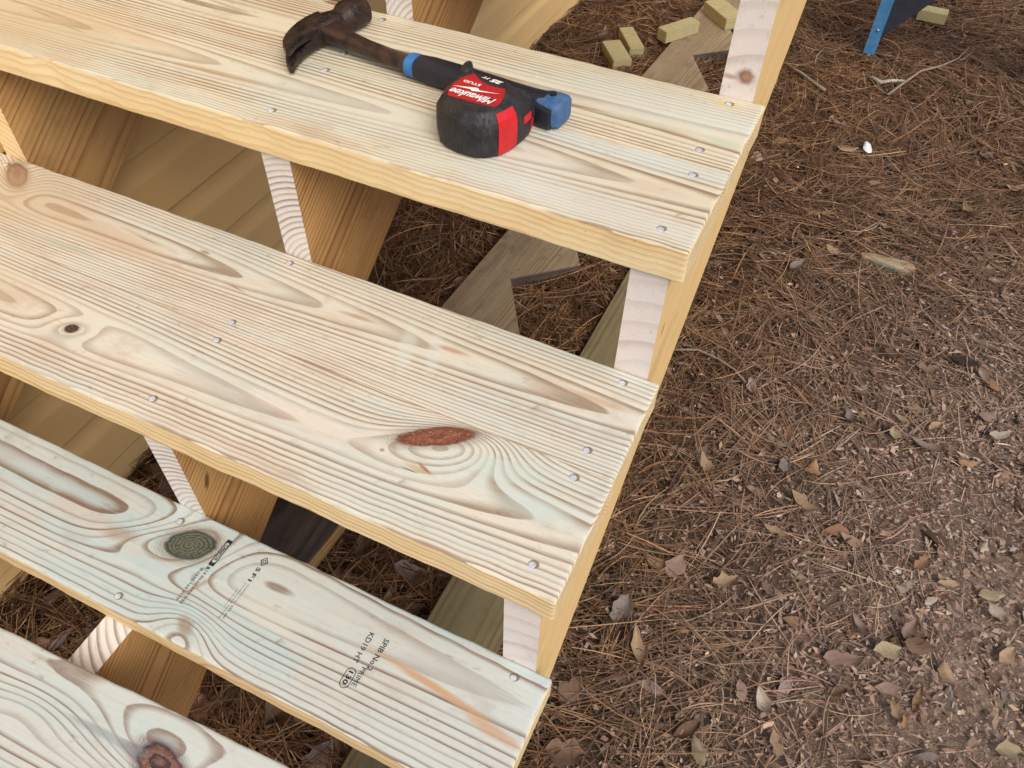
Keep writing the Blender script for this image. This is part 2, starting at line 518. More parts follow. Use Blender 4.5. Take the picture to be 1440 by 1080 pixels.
def stringer(xr, seed, pal, cutpal, kw, cutkw=None):
    U = Vector((0, math.cos(ANG), math.sin(ANG)))
    W = Vector((0, -math.sin(ANG), math.cos(ANG)))
    v_off = 0.1443
    Yk = lambda k: (2 - k) * D
    Zk = lambda k: (2 - k) * H - T
    pts = []
    # down the notches from the top
    top = -1
    pts.append((Yk(top) + 0.10, Zk(top)))
    pts.append((Yk(top), Zk(top)))
    cutseg = []
    for k in range(top, 5):
        pts.append((Yk(k + 1), Zk(k)) if False else (Yk(k) - D, Zk(k)))
        pts.append((Yk(k + 1), Zk(k + 1)))
    pts.append((Yk(5) - D, Zk(5)))
    pts.append((Yk(5) - D, ZG + 0.004))
    low = lambda y: y * H / D - T - v_off
    yb = (ZG + 0.004 + T + v_off) * D / H
    pts.append((yb, ZG + 0.004))
    pts.append((Yk(top) + 0.10, low(Yk(top) + 0.10)))
    # drop the doubled first point
    org = Vector((xr - T / 2, 0, -0.15))
    loc = []
    for (y, z) in pts:
        p = Vector((0, y, z)) - Vector((0, org.y, org.z))
        loc.append((p.dot(U), p.dot(W)))
    cl = []
    for q in loc:
        if not cl or math.hypot(q[0] - cl[-1][0], q[1] - cl[-1][1]) > 1e-5: cl.append(q)
    n = len(cl)
    v = [(a, b, -T / 2) for a, b in cl] + [(a, b, T / 2) for a, b in cl]
    f = [tuple(range(n)), tuple(reversed(range(n, 2 * n)))] + [(i, (i + 1) % n, n + (i + 1) % n, n + i) for i in range(n)]
    bm = bmesh.new()
    bv = [bm.verts.new(q) for q in v]
    for q in f: bm.faces.new([bv[i] for i in q])
    bmesh.ops.recalc_face_normals(bm, faces=bm.faces)
    for e in bm.edges: e.smooth = False
    side = wood('stringer_side', pal, seed=seed, **kw)
    ck = dict(kw); ck.update(cutkw or {})
    cut = wood('stringer_cut', cutpal, seed=seed, **ck)
    me = bm_mesh('stringer', bm, (side, cut))
    for p in me.polygons:
        nz = p.normal
        p.material_index = 1 if (abs(nz.z) < 0.5 and abs(nz.y + 1) > 0.02) else 0
    R3 = Matrix((U, W, Vector((1, 0, 0)))).transposed()
    mw = Matrix.Translation(org) @ R3.to_4x4()
    o = link('stringer', me, mw=mw)
    return keep(o, stairs)


stringer(XR, 21.0, 'yellow', 'softcut', dict(yc=0.078, depth=-0.022, slope=0.0, sp=0.023, late=0.4, wig=0.35, tint=0.5,
         spots=[(0.135, 0.150, .012, .004, 40, (.13, .07, .03), .85), (0.168, 0.078, .010, .0025, 30, (.25, .15, .06), .7), (-0.02, 0.05, .05, .006, 0, (.45, .33, .13), .5)]), dict(late=0.7, tint=0.5, sharp=.62,
         spots=[(0.429, 0.147, .0105, .0085, 56, (.24, .11, .085), .95, 0, .005, .0125), (0.429, 0.147, .005, .004, 56, (.42, .26, .15), .8, 0, .006, .006), (0.4265, 0.144, .004, .004, 56, (.36, .20, .16), .7, 0, -.012, .012)]))
stringer(XM, 33.0, 'side', 'cut', dict(yc=0.088, depth=-0.046, slope=0.0, sp=0.0062, late=0.9, wig=0.3, tint=0.5,
         spots=[(-.205, .149, .016, .005, 35, (.10, .05, .02), .9)]), dict(sharp=.50, late=1.05, spots=()))
stringer(XLS, 44.0, 'side', 'edge', dict(yc=0.02, depth=0.035, slope=0.01, sp=0.008, late=0.8, wig=0.8), None)

# ------------------------------------------------------------------ printed stamps on the third tread
def text_mesh(body, size, mat, shear=0.0, bold=0.0, xs=1.0, spacing=1.0):
    cu = bpy.data.curves.new('t', 'FONT')
    cu.body = body
    cu.size = size
    cu.shear = shear
    cu.offset = bold
    cu.space_character = spacing
    cu.resolution_u = 2
    cu.align_x = 'LEFT'
    ob = bpy.data.objects.new('t', cu)
    col.objects.link(ob)
    dg = bpy.context.evaluated_depsgraph_get()
    me = bpy.data.meshes.new_from_object(ob.evaluated_get(dg))
    bpy.data.objects.remove(ob)
    bpy.data.curves.remove(cu)
    for v in me.vertices: v.co.x *= xs
    me.materials.clear()
    me.materials.append(mat)
    return me


def fit_text(body, length, height, mat, **kw):
    me = text_mesh(body, 0.01, mat, **kw)
    xs = [v.co.x for v in me.vertices]
    ys = [v.co.y for v in me.vertices]
    w, hh = max(xs) - min(xs), max(ys) - min(ys)
    x0, y0 = min(xs), min(ys)
    for v in me.vertices:
        v.co.x = (v.co.x - x0) * length / w
        v.co.y = (v.co.y - y0) * height / hh
    return me


t3o = Vector(((0.0046 + XL) / 2, -D - BW / 2, 0))


def stamp(body, x, y, length, height, **kw):
    """Ink line starting at (x, y), running towards the front edge of the plank."""
    me = fit_text(body, length, height, M_ink, **kw)
    return link('ink_stamp', me, parent=T3, loc=(x - t3o.x, y - t3o.y, T / 2 + 0.00035), rot=(0, 0, -math.pi / 2))


def outline(pts, w):
    """Closed flat band of half width w along pts."""
    n = len(pts)
    v, f = [], []
    for i in range(n):
        a, b, c = Vector(pts[i - 1]), Vector(pts[i]), Vector(pts[(i + 1) % n])
        t = (c - a).normalized()
        nn = Vector((-t.y, t.x))
        v += [(b.x + nn.x * w, b.y + nn.y * w, 0), (b.x - nn.x * w, b.y - nn.y * w, 0)]
    for i in range(n):
        j = (i + 1) % n
        f.append((2 * i, 2 * i + 1, 2 * j + 1, 2 * j))
    return v, f


stamp('SPIB No.2', -.1755, -.3125, .0375, .0062, bold=.00012)
stamp('PRIME', -.1805, -.3495, .0215, .0055)
stamp('KD19 HT', -.1935, -.3135, .0355, .0062, bold=.0001)
stamp('130', -.1905, -.3585, .0150, .0058, bold=.0003)
pts = []
for k in range(24):
    a = 2 * math.pi * k / 24
    ca, sa = math.cos(a), math.sin(a)
    pts.append((math.copysign(0.0058, ca) + 0.0052 * ca, 0.0052 * sa))
v, f = outline(pts, 0.00042)
link('ink_stamp', mesh('stamp_oval', v, f, (M_ink,)), parent=T3, loc=(-.1876 - t3o.x, -.3660 - t3o.y, T / 2 + 0.00035), rot=(0, 0, -math.pi / 2))
stamp('SFI', -.3495, -.3030, .0185, .0052, bold=.00025, spacing=1.35)
dm = [(0, 0.0042), (0.0055, 0), (0, -0.0042), (-0.0055, 0)]
v, f = outline([(a * 1.0, b * 1.0) for a, b in dm], 0.0007)
v2, f2 = outline([(a * .45, b * .45) for a, b in dm], 0.0006)
f += [tuple(i + len(v) for i in q) for q in f2]
v += v2
link('ink_stamp', mesh('stamp_diamond', v, f, (M_ink,)), parent=T3, loc=(-.3465 - t3o.x, -.2945 - t3o.y, T / 2 + 0.00035), rot=(0, 0, -math.pi / 2))
stamp('14:30:00 09/19/23', -.3995, -.3320, .0445, .0031, bold=.0001)
stamp('0 1236 166 3170', -.4060, -.3320, .0425, .0031, bold=.0001)
stamp('Certified Sourcing', -.3462, -.3250, .0240, .0022)
stamp('Certified Fiber Sourcing', -.3502, -.3250, .0460, .0020)
stamp('www.sfiprogram.org', -.3535, -.3350, .0220, .0018)
stamp('SFI-00', -.3462, -.3530, .0170, .0022)
# dark printed bar beside the knot with a light rounded window and lettering
bar = [(-0.018, -0.0036), (0.018, -0.0036), (0.018, 0.0036), (-0.018, 0.0036)]
oval = []
for k in range(16):
    a = 2 * math.pi * (k + 0.5) / 16
    oval.append((math.copysign(0.0115, math.cos(a)) + 0.0025 * math.cos(a), 0.0025 * math.sin(a)))
bm = bmesh.new()
o_in = [bm.verts.new((a, b, 0)) for a, b in oval]
o_out = []
for a, b in oval:
    s_ = max(abs(a) / 0.018, abs(b) / 0.0036)
    o_out.append(bm.verts.new((a / s_, b / s_, 0)))
for k in range(16):
    j = (k + 1) % 16
    bm.faces.new((o_in[k], o_in[j], o_out[j], o_out[k]))
link('ink_stamp', bm_mesh('stamp_bar', bm, (M_ink,)), parent=T3, loc=(-.3985 - t3o.x, -.3070 - t3o.y, T / 2 + 0.00035), rot=(0, 0, -math.pi / 2))
stamp('CANFOR', -.4005, -.2955, .0225, .0040, bold=.00015)
stamp('R', -.4010, -.3275, .0040, .0042, bold=.0004)

# ------------------------------------------------------------------ loose plank lying on the third step's notches
lx, ly = -0.484, -0.5485
lkw = dict(yc=0.060, depth=0.030, slope=-0.012, sp=0.0066, seed=19.6, late=1.0, tint=0.6, sharp=0.68, wig=0.6,
           knots=[dict(x=-.304, y=-.523, ang=-8, infl=(.070, .034), amp=-.024, core=(.022, .012), col=(0.20, 0.10, 0.075), col2=(0.045, 0.03, 0.04), rings=1.3, halo=.7, rim=.5, hcol=(0.14, 0.10, 0.12), wob=1.6),
                  dict(x=-.46, y=-.535, ang=0, infl=(.06, .02), amp=.012)],
           spots=[(-.375, -.523, .050, .0055, 0, (0.25, 0.30, 0.30), .7), (-.335, -.524, .022, .008, 0, (0.18, 0.18, 0.20), .65)])
ltop = wood('loose_face', 'pale', o=(lx, ly), **lkw)
lke = dict(lkw); lke['spots'] = ()
ledge = wood('loose_edge', 'edge', o=(lx, ly), **lke)
loose = link('loose_plank', board_mesh('loose_plank', 0.95, BW, T, (ltop, ledge), seed=12), loc=(lx, ly, -H - T / 2 + 0.0008), rot=(0, 0, math.radians(2.85)))
tag(loose, 'loose pale plank with a reddish knot and blue streak, unnailed, at the lowest step', 'plank')

# ------------------------------------------------------------------ house wall with Dutch lap siding
house = tag(empty('house_wall', (-1.0, 1.0, ZG)), 'beige lap-sided house wall running along the far side of the stairs', 'wall')
M_vinyl = Mat('vinyl_siding')
x, y, z = M_vinyl.xyz()
nn = M_vinyl.noise(x * 3, y * 3, z * 8, 3)
gr = M_vinyl.noise(x * 40, y * 14, z * 220, 2)
cc = M_vinyl.mix(nn.ss(0.35, 0.65), (0.84, 0.565, 0.255), (0.80, 0.53, 0.235))
cc = M_vinyl.mix(gr.ss(0.5, 0.7) * 0.15, cc, (0.70, 0.46, 0.20))
M_vinyl.color(cc)
M_vinyl.set(0.45, 0.35)
M_vinyl.bump(gr, 0.15, 0.0006)
CH = 0.127
prof = [(0.0, 0.0), (0.0105, 0.0), (0.0120, 0.003), (0.0100, 0.070), (0.0092, 0.077), (0.0048, 0.092), (0.0032, 0.100), (0.0020, 0.1262), (0.0, 0.1262)]
Y0, Y1 = -1.6, 4.6
v = [(px, Y0, pz) for px, pz in prof] + [(px, Y1, pz) for px, pz in prof]
n = len(prof)
f = [(i, (i + 1) % n, n + (i + 1) % n, n + i) for i in range(n)] + [tuple(reversed(range(n))), tuple(range(n, 2 * n))]
bm = bmesh.new()
bv = [bm.verts.new(q) for q in v]
for q in f: bm.faces.new([bv[i] for i in q])
panel = bm_mesh('siding_panel', bm, (M_vinyl.m,))
zc = ZG + 0.052
while zc < 2.3:
    keep(link('siding_panel', panel, loc=(-0.9925, 0, zc)), house)
    zc += CH
bm = bmesh.new()
bmesh.ops.create_cube(bm, size=1)
for q in bm.verts: q.co = Vector((q.co.x * 0.1, q.co.y * 6.2, q.co.z * 3.1))
keep(link('sheathing', bm_mesh('sheathing', bm, (plain('sheathing_board', (0.35, 0.28, 0.16), 0.8),)), loc=(-1.0435, 1.5, ZG + 1.5)), house)
bm = bmesh.new()
bmesh.ops.create_cube(bm, size=1)
for q in bm.verts: q.co = Vector((q.co.x * 0.009, q.co.y * 6.2, q.co.z * 0.10))
keep(link('base_trim', bm_mesh('base_trim', bm, (M_vinyl.m,)), loc=(-0.988, 1.5, ZG + 0.001)), house)

# ------------------------------------------------------------------ unseen landing above the frame, added to shade the stairs
shade_deck = tag(empty('shade_deck', (-0.46, 1.8, ZG)), 'unseen treated-pine landing added above the stairs to shade them', 'shade_deck')
M_shade_deck = wood('shade_deck_wood', 'yellow', depth=0.04, sp=0.006, seed=77.0, late=0.7)


def dbox(name, x0, x1, ya, yb, z0, z1, long_y=False):
    bm = bmesh.new()
    bmesh.ops.create_cube(bm, size=1)
    L_, W_ = (yb - ya, x1 - x0) if long_y else (x1 - x0, yb - ya)
    for q in bm.verts: q.co = Vector((q.co.x * L_, q.co.y * W_, q.co.z * (z1 - z0)))
    o = link(name, bm_mesh(name, bm, (M_shade_deck,)), loc=((x0 + x1) / 2, (ya + yb) / 2, (z0 + z1) / 2), rot=(0, 0, math.pi / 2 if long_y else 0))
    return keep(o, shade_deck)


ZD = 3 * H
for k_ in range(6):
    ya = 2 * D + 0.045 + k_ * 0.1435
    dbox('shade_deck_board', -0.972, 0.02, ya, ya + 0.1397, ZD - T, ZD)
for xa in (-0.970, -0.48, -0.04):
    dbox('shade_deck_joist', xa, xa + T, 2 * D + 0.045, 2 * D + 0.905, ZD - T - 0.186, ZD - T - 0.001, True)
dbox('shade_deck_rim', -0.970, 0.0, 2 * D + 0.004, 2 * D + 0.042, ZD - T - 0.186, ZD - 0.001)
#GROUND
# ------------------------------------------------------------------ ground
def gh(x, y):
    """Height of the litter surface above ZG."""
    x, y = np.asarray(x, float), np.asarray(y, float)
    a = 0.006 * np.sin(3.1 * x + 1.3 * y + 0.4) + 0.005 * np.sin(5.7 * y - 2.2 * x + 1.9)
    a += 0.003 * np.sin(13 * x + 7 * y) + 0.003 * np.sin(11 * y - 9 * x + 2)
    return ZG - 0.006 + a * np.clip((y + 1.5) / 0.6, 0, 1)


def axis(lo, hi, step, far):
    mid = np.arange(lo, hi + 1e-6, step)
    g = 1.35 ** np.arange(1, 24) * step
    left = lo - np.cumsum(g)
    right = hi + np.cumsum(g)
    left, right = left[left > -far], right[right < far]
    return np.concatenate([[-far], left[::-1], mid, right, [far]])


gx, gy = axis(-1.1, 1.7, 0.02, 120), axis(-1.2, 3.8, 0.02, 120)
GX, GY = np.meshgrid(gx, gy, indexing='ij')
near = (np.abs(GX) < 4) & (np.abs(GY) < 6)
GZ = np.where(near, gh(GX, GY) + 0.004 * rng.standard_normal(GX.shape), ZG)
nx_, ny_ = GX.shape
gv = np.stack([GX, GY, GZ], -1).reshape(-1, 3)
ii = np.arange(nx_ * ny_).reshape(nx_, ny_)
gf = np.stack([ii[:-1, :-1], ii[1:, :-1], ii[1:, 1:], ii[:-1, 1:]], -1).reshape(-1, 4)


def fast_mesh(name, verts, quads, mats, color=None, smooth=False):
    me = bpy.data.meshes.new(name)
    nv, nq, k = len(verts), len(quads), quads.shape[1]
    me.vertices.add(nv)
    me.vertices.foreach_set('co', np.ascontiguousarray(verts, np.float32).ravel())
    me.loops.add(nq * k)
    me.loops.foreach_set('vertex_index', np.ascontiguousarray(quads, np.int32).ravel())
    me.polygons.add(nq)
    me.polygons.foreach_set('loop_start', np.arange(0, nq * k, k, dtype=np.int32))
    if smooth: me.polygons.foreach_set('use_smooth', np.ones(nq, bool))
    me.update(calc_edges=True)
    if color is not None:
        a = me.color_attributes.new('tone', 'FLOAT_COLOR', 'POINT')
        c = np.ones((nv, 4), np.float32)
        c[:, :3] = color
        a.data.foreach_set('color', c.ravel())
    for m in mats: me.materials.append(m)
    return me


gm = Mat('forest_soil')
x, y, z = gm.xyz()
na = gm.noise(x * 9, y * 9, z * 9, 5, 0.65)
nb = gm.noise(x * 130, y * 130, z * 130, 4, 0.7)
nc = gm.noise(x * 1.6, y * 1.6, 0.0, 3)
c_ = gm.mix(na.ss(0.35, 0.65), (0.028, 0.016, 0.010), (0.062, 0.038, 0.024))
c_ = gm.mix(nb.ss(0.5, 0.72), c_, (0.120, 0.074, 0.045))
c_ = gm.mix(nc.ss(0.45, 0.6) * 0.4, c_, (0.05, 0.034, 0.024))
# trodden sawdust patch at the near right; extra paleness paints in brighter light
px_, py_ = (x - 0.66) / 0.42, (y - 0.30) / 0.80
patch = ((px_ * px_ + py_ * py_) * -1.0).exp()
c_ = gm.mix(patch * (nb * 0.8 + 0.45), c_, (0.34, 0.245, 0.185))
gm.color(c_)
gm.set(0.95, 0.1)
gm.bump(nb + na * 2.0, 0.9, 0.012)
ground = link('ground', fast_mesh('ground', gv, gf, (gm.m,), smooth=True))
tag(ground, 'brown forest soil under the pine straw', 'ground', kind='structure')


def tone_mat(name, rough=0.75, spec=0.2, trans=0.0, sc=160):
    m = Mat(name)
    a = m.nt.nodes.new('ShaderNodeVertexColor')
    a.layer_name = 'tone'
    x, y, z = m.xyz()
    n = m.noise(x * sc, y * sc, z * sc, 3, 0.6)
    c = m.mix(n.ss(0.35, 0.7) * 0.45, a.outputs[0], (0.5, 0.5, 0.5), 'MULTIPLY')
    m.color(c)
    m.set(rough, spec)
    m.bump(n, 0.3, 0.001)
    return m.m


M_needle = tone_mat('dry_pine_needle', 0.6, 0.25, sc=60)
M_litter = tone_mat('dry_leaf', 0.7, 0.2)


def dry_lit(x, y):
    """0 in the orange straw by the stairs and the far side, 1 in the trodden grey patch at the near right, where tones also carry brighter light."""
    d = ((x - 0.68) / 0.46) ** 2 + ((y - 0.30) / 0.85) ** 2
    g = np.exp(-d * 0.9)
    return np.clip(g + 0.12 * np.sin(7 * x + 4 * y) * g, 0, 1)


def scatter(n, xr=(-0.985, 1.75), yr=(-1.0, 3.9)):
    """Denser towards the middle of what can be seen."""
    x = rng.uniform(*xr, n)
    y = rng.uniform(*yr, n)
    return x, y


def pick(pal, w, n):
    pal = np.array(pal)
    i = rng.choice(len(pal), n, p=np.array(w) / sum(w))
    c = pal[i] * rng.uniform(0.7, 1.3, (n, 1))
    return c * rng.uniform(0.93, 1.07, (n, 3))


# pine needles, in bundles of two or three
N = 52000
bx_, by_ = scatter(N)
ba_ = rng.uniform(0, 2 * np.pi, N)
ba_ = np.where(rng.uniform(0, 1, N) < 0.35, rng.normal(0.5, 0.6, N) + np.round(by_ * 3) * 0.7, ba_)
bl_ = np.clip(rng.normal(0.150, 0.045, N), 0.04, 0.24)
bt_ = rng.integers(0, 6, N)
nxp, nyp = np.repeat(bx_, 3), np.repeat(by_, 3)
bang, blen = np.repeat(ba_, 3), np.repeat(bl_, 3)
btone = np.repeat(rng.uniform(0.6, 1.45, N), 3)
bz_ = np.repeat(rng.uniform(0, 1, N), 3)
N = N * 3
dr = dry_lit(nxp, nyp)
mat_ = 0.5 + 0.5 * np.sin(5.1 * nxp + 3.3 * np.sin(2.7 * nyp)) * np.sin(4.3 * nyp + 2.9 * np.sin(3.1 * nxp + 1))
keepm = rng.uniform(0, 1, N) > dr * 0.70 + 0.42 * (1 - mat_) * (nxp > -0.1)
nxp, nyp, dr, bang, blen, btone, bz_ = [q[keepm] for q in (nxp, nyp, dr, bang, blen, btone, bz_)]
N = len(nxp)
K = 5
Ln = blen * rng.uniform(0.8, 1.05, N) * (1 - 0.6 * dr)
ang = bang + rng.normal(0, 0.07, N)
bend = rng.normal(0, 0.55, N)
pitch = rng.normal(0, 0.07, N)
arch = rng.normal(0, 0.004, N)
zb = np.clip(bz_ + rng.normal(0, 0.06, N), 0, 1) ** 1.4 * 0.024 * (1 - 0.6 * dr) + 0.001
s_ = np.linspace(-0.5, 0.5, K)
P = np.zeros((N, K, 3))
a_ = ang[:, None] + bend[:, None] * s_[None, :]
stp = Ln[:, None] / (K - 1)
dx_ = np.cos(a_) * stp
dy_ = np.sin(a_) * stp
P[:, :, 0] = nxp[:, None] + np.cumsum(dx_, 1) - np.cumsum(dx_, 1)[:, 0:1]
P[:, :, 1] = nyp[:, None] + np.cumsum(dy_, 1) - np.cumsum(dy_, 1)[:, 0:1]
P[:, :, 0] = np.maximum(P[:, :, 0], -0.982)
P[:, :, 2] = gh(P[:, :, 0], P[:, :, 1]) + zb[:, None] + (pitch * Ln)[:, None] * s_[None, :] + arch[:, None] * (4 * s_[None, :] ** 2)
wd = rng.uniform(0.0006, 0.00115, N)
roll = rng.normal(0, 0.5, N)
side = np.stack([-np.sin(a_) * np.cos(roll)[:, None], np.cos(a_) * np.cos(roll)[:, None], np.repeat(np.sin(roll)[:, None], K, 1)], -1)
tap = np.array([0.6, 1, 1, 0.9, 0.35])[None, :, None]
VV = np.stack([P + side * wd[:, None, None] * tap, P - side * wd[:, None, None] * tap], 2)
base = (np.arange(N) * K * 2)[:, None] + (np.arange(K - 1) * 2)[None, :]
Q = np.stack([base, base + 1, base + 3, base + 2], -1).reshape(-1, 4)
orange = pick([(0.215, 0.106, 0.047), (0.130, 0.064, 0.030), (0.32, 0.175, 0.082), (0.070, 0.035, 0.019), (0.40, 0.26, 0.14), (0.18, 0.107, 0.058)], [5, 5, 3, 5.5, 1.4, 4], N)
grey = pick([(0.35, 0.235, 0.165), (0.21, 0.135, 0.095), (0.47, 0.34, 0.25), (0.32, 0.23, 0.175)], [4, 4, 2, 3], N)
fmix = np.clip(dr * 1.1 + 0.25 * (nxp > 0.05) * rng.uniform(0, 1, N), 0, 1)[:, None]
cN = (orange * (1 - fmix) + grey * fmix) * btone[:, None]  # straw colours also carry the light's fall-off towards the stairs
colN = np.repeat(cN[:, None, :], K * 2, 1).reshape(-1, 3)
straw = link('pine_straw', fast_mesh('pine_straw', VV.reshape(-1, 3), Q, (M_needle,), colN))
tag(straw, 'tangled brown pine needles covering the ground around the stairs', 'pine straw', kind='stuff')

# crumbs: chips, sawdust and broken leaf
N = 340000
cx_, cy_ = scatter(N)
dr = dry_lit(cx_, cy_)
keepm = rng.uniform(0, 1, N) < 0.08 + dr * 0.95
cx_, cy_, dr = cx_[keepm], cy_[keepm], dr[keepm]
N = len(cx_)
th = rng.uniform(0, 2 * np.pi, N)
el = rng.uniform(1.2, 4.0, N)
sz = rng.gamma(1.8, 0.0011, N) + 0.0011
corner = np.array([(-1, -0.6), (0.4, -1), (1, 0.3), (-0.3, 0.9)])
cr = corner[None] * rng.uniform(0.6, 1.2, (N, 4, 2))
cr[:, :, 0] *= (sz * np.sqrt(el))[:, None]
cr[:, :, 1] *= (sz / np.sqrt(el))[:, None]
px = cx_[:, None] + cr[:, :, 0] * np.cos(th)[:, None] - cr[:, :, 1] * np.sin(th)[:, None]
py = cy_[:, None] + cr[:, :, 0] * np.sin(th)[:, None] + cr[:, :, 1] * np.cos(th)[:, None]
pz = gh(cx_, cy_)[:, None] + (rng.uniform(0.001, 0.016, N))[:, None] + rng.normal(0, 1, (N, 4)) * (sz * 0.35)[:, None]
VV = np.stack([np.maximum(px, -0.98), py, pz], -1).reshape(-1, 3)
Q = np.arange(N * 4).reshape(-1, 4)
cC = pick([(0.37, 0.255, 0.185), (0.29, 0.195, 0.14), (0.45, 0.335, 0.25), (0.16, 0.10, 0.072), (0.56, 0.47, 0.37), (0.34, 0.235, 0.185), (0.38, 0.285, 0.24)], [6, 6, 2.4, 3.5, 0.35, 4, 1.5], N)
crumbs = link('leaf_crumbs', fast_mesh('leaf_crumbs', VV, Q, (M_litter,), np.repeat(cC, 4, 0)))
tag(crumbs, 'fine wood chips and leaf crumbs strewn over the trodden ground', 'litter', kind='stuff')


# leaves
def leaf_arrays(n, L, Wd, ang, pos, curl, bendl, lob, tiltx, tilty):
    S = 8
    t = np.linspace(0, 1, S)
    prof = np.sin(np.pi * t ** 0.85) ** 0.8
    prof[0] = 0.04
    prof[-1] = 0.05
    w = prof[None] * (1 + lob[:, None] * rng.normal(0, 1, (n, S))) * Wd[:, None] * 0.5
    w2 = prof[None] * (1 + lob[:, None] * rng.normal(0, 1, (n, S))) * Wd[:, None] * 0.5
    X = np.repeat((t - 0.5)[None], n, 0) * L[:, None]
    zb_ = bendl[:, None] * (4 * (t - 0.5)[None] ** 2) * L[:, None]
    V3 = np.zeros((n, S, 5, 3))
    for j, fy in enumerate((-1, -0.5, 0, 0.5, 1)):
        ww = w if fy < 0 else w2
        V3[:, :, j, 0] = X + 0.03 * L[:, None] * abs(fy)
        V3[:, :, j, 1] = fy * ww
        V3[:, :, j, 2] = zb_ + curl[:, None] * (abs(fy) ** 1.6) * Wd[:, None] * 0.5 + rng.normal(0, 1, (n, S)) * 0.025 * Wd[:, None]
    x_, y_, z_ = V3[..., 0].copy(), V3[..., 1].copy(), V3[..., 2].copy()
    z_ = z_ + x_ * tiltx[:, None, None] + y_ * tilty[:, None, None]
    c, s = np.cos(ang)[:, None, None], np.sin(ang)[:, None, None]
    V3[..., 0] = x_ * c - y_ * s
    V3[..., 1] = x_ * s + y_ * c
    V3[..., 2] = z_
    V3 += pos[:, None, None, :]
    idx = (np.arange(n) * S * 5)[:, None, None] + (np.arange(S - 1) * 5)[None, :, None] + np.arange(4)[None, None, :]
    Qd = np.stack([idx, idx + 1, idx + 6, idx + 5], -1).reshape(-1, 4)
    return V3.reshape(-1, 3), Qd, S * 5


N = 4600
lx_, ly_ = scatter(N)
keepm = rng.uniform(0, 1, N) < 0.30 + 0.5 * dry_lit(lx_, ly_) + 0.35 * (lx_ < -0.2) + 0.5 * ((lx_ < -0.1) & (ly_ < 0.3))
lx_, ly_ = lx_[keepm], ly_[keepm]
N = len(lx_)
pos = np.stack([np.maximum(lx_, -0.95), ly_, gh(lx_, ly_) + rng.uniform(0.004, 0.016, N)], -1)
Lf = np.clip(rng.normal(0.036, 0.014, N), 0.012, 0.075) * (1 + 0.6 * ((lx_ < -0.1) & (ly_ < 0.3)))
vv, qq, per = leaf_arrays(N, Lf, Lf * rng.uniform(0.3, 0.5, N), rng.uniform(0, 6.28, N), pos, rng.normal(0.15, 0.35, N), rng.normal(0, 0.12, N),
                          rng.uniform(0.02, 0.28, N), rng.normal(0, 0.15, N), rng.normal(0, 0.2, N))
LP = [(0.24, 0.155, 0.10), (0.17, 0.10, 0.06), (0.29, 0.205, 0.14), (0.22, 0.155, 0.125), (0.24, 0.14, 0.075), (0.12, 0.075, 0.05), (0.27, 0.21, 0.175)]
cL = pick(LP, [5, 5, 2, 4, 2, 3, 1.5], N)
lit_v, lit_q = vv, qq

# single leaves one can pick out, at their places: x, y, length, width ratio, heading (deg), colour key
CL = {'tan': (0.31, 0.215, 0.135), 'orange': (0.30, 0.175, 0.095), 'pink': (0.25, 0.165, 0.13), 'pale': (0.42, 0.35, 0.28), 'yellow': (0.31, 0.25, 0.155),
      'brown': (0.17, 0.105, 0.068), 'grey': (0.20, 0.165, 0.145), 'dark': (0.040, 0.025, 0.022)}
LEAVES = [(.062, .448, .055, .38, 140, 'tan'), (.259, .535, .052, .5, 100, 'orange'), (.223, .355, .055, .35, 170, 'tan'), (.074, .198, .060, .6, 80, 'pink'),
          (.064, .017, .075, .28, 120, 'tan'), (.241, .027, .042, .42, 115, 'pink'), (.278, .021, .05, .40, 130, 'pale'), (.313, -.031, .05, .32, 110, 'tan'),
          (.205, -.093, .055, .38, 125, 'yellow'), (.446, .202, .055, .48, 30, 'yellow'), (.376, .153, .060, .45, 20, 'pink'), (.476, .255, .05, .4, 70, 'pink'),
          (.495, .234, .055, .5, 10, 'brown'), (.545, .207, .045, .45, 120, 'tan'), (.604, .397, .052, .5, 25, 'yellow'), (.616, .362, .045, .5, 140, 'pale'),
          (.586, .502, .034, .55, 70, 'pale'), (.637, .288, .05, .45, 60, 'tan'), (.393, .704, .045, .5, 100, 'yellow'), (.402, .755, .04, .35, 160, 'tan'),
          (.470, .766, .045, .4, 50, 'tan'), (.593, .802, .05, .45, 30, 'pale'), (.544, .707, .045, .5, 20, 'orange'), (.508, .987, .075, .5, 10, 'dark'),
          (.298, .698, .045, .4, 130, 'grey'), (.015, -.185, .07, .6, 20, 'brown'), (-.014, -.092, .06, .55, 70, 'brown'), (.013, .069, .06, .6, 80, 'grey'),
          (.161, .207, .055, .5, 40, 'tan'), (.201, .519, .045, .4, 100, 'grey'), (.529, .381, .04, .4, 10, 'tan'), (.505, .333, .035, .35, 50, 'pale'),
          (.475, .102, .04, .4, 130, 'tan'), (.649, .121, .05, .5, 20, 'yellow'), (.105, 1.745, .07, .4, 20, 'tan'), (-.124, 1.588, .06, .5, 100, 'pale'),
          (.463, 1.581, .08, .35, 130, 'tan'), (.160, 1.239, .05, .4, 150, 'tan'), (.088, 1.126, .06, .5, 60, 'grey'), (.570, 1.781, .06, .4, 20, 'yellow'),
          (.484, 1.909, .055, .5, 40, 'grey'), (.208, 1.614, .04, .6, 10, 'tan'), (.569, .934, .045, .4, 160, 'orange'), (.427, .923, .05, .4, 20, 'brown'),
          (-.43, .05, .085, .45, 75, 'pink'), (-.36, -.02, .07, .5, 10, 'grey'), (-.46, -.02, .06, .4, 120, 'brown'), (-.86, -.02, .11, .5, 30, 'brown'),
          (-.42, -.32, .09, .42, 80, 'brown'), (-.38, -.30, .08, .4, 60, 'pink'), (-.33, -.36, .085, .32, 75, 'grey'), (-.30, -.29, .07, .4, 110, 'brown')]
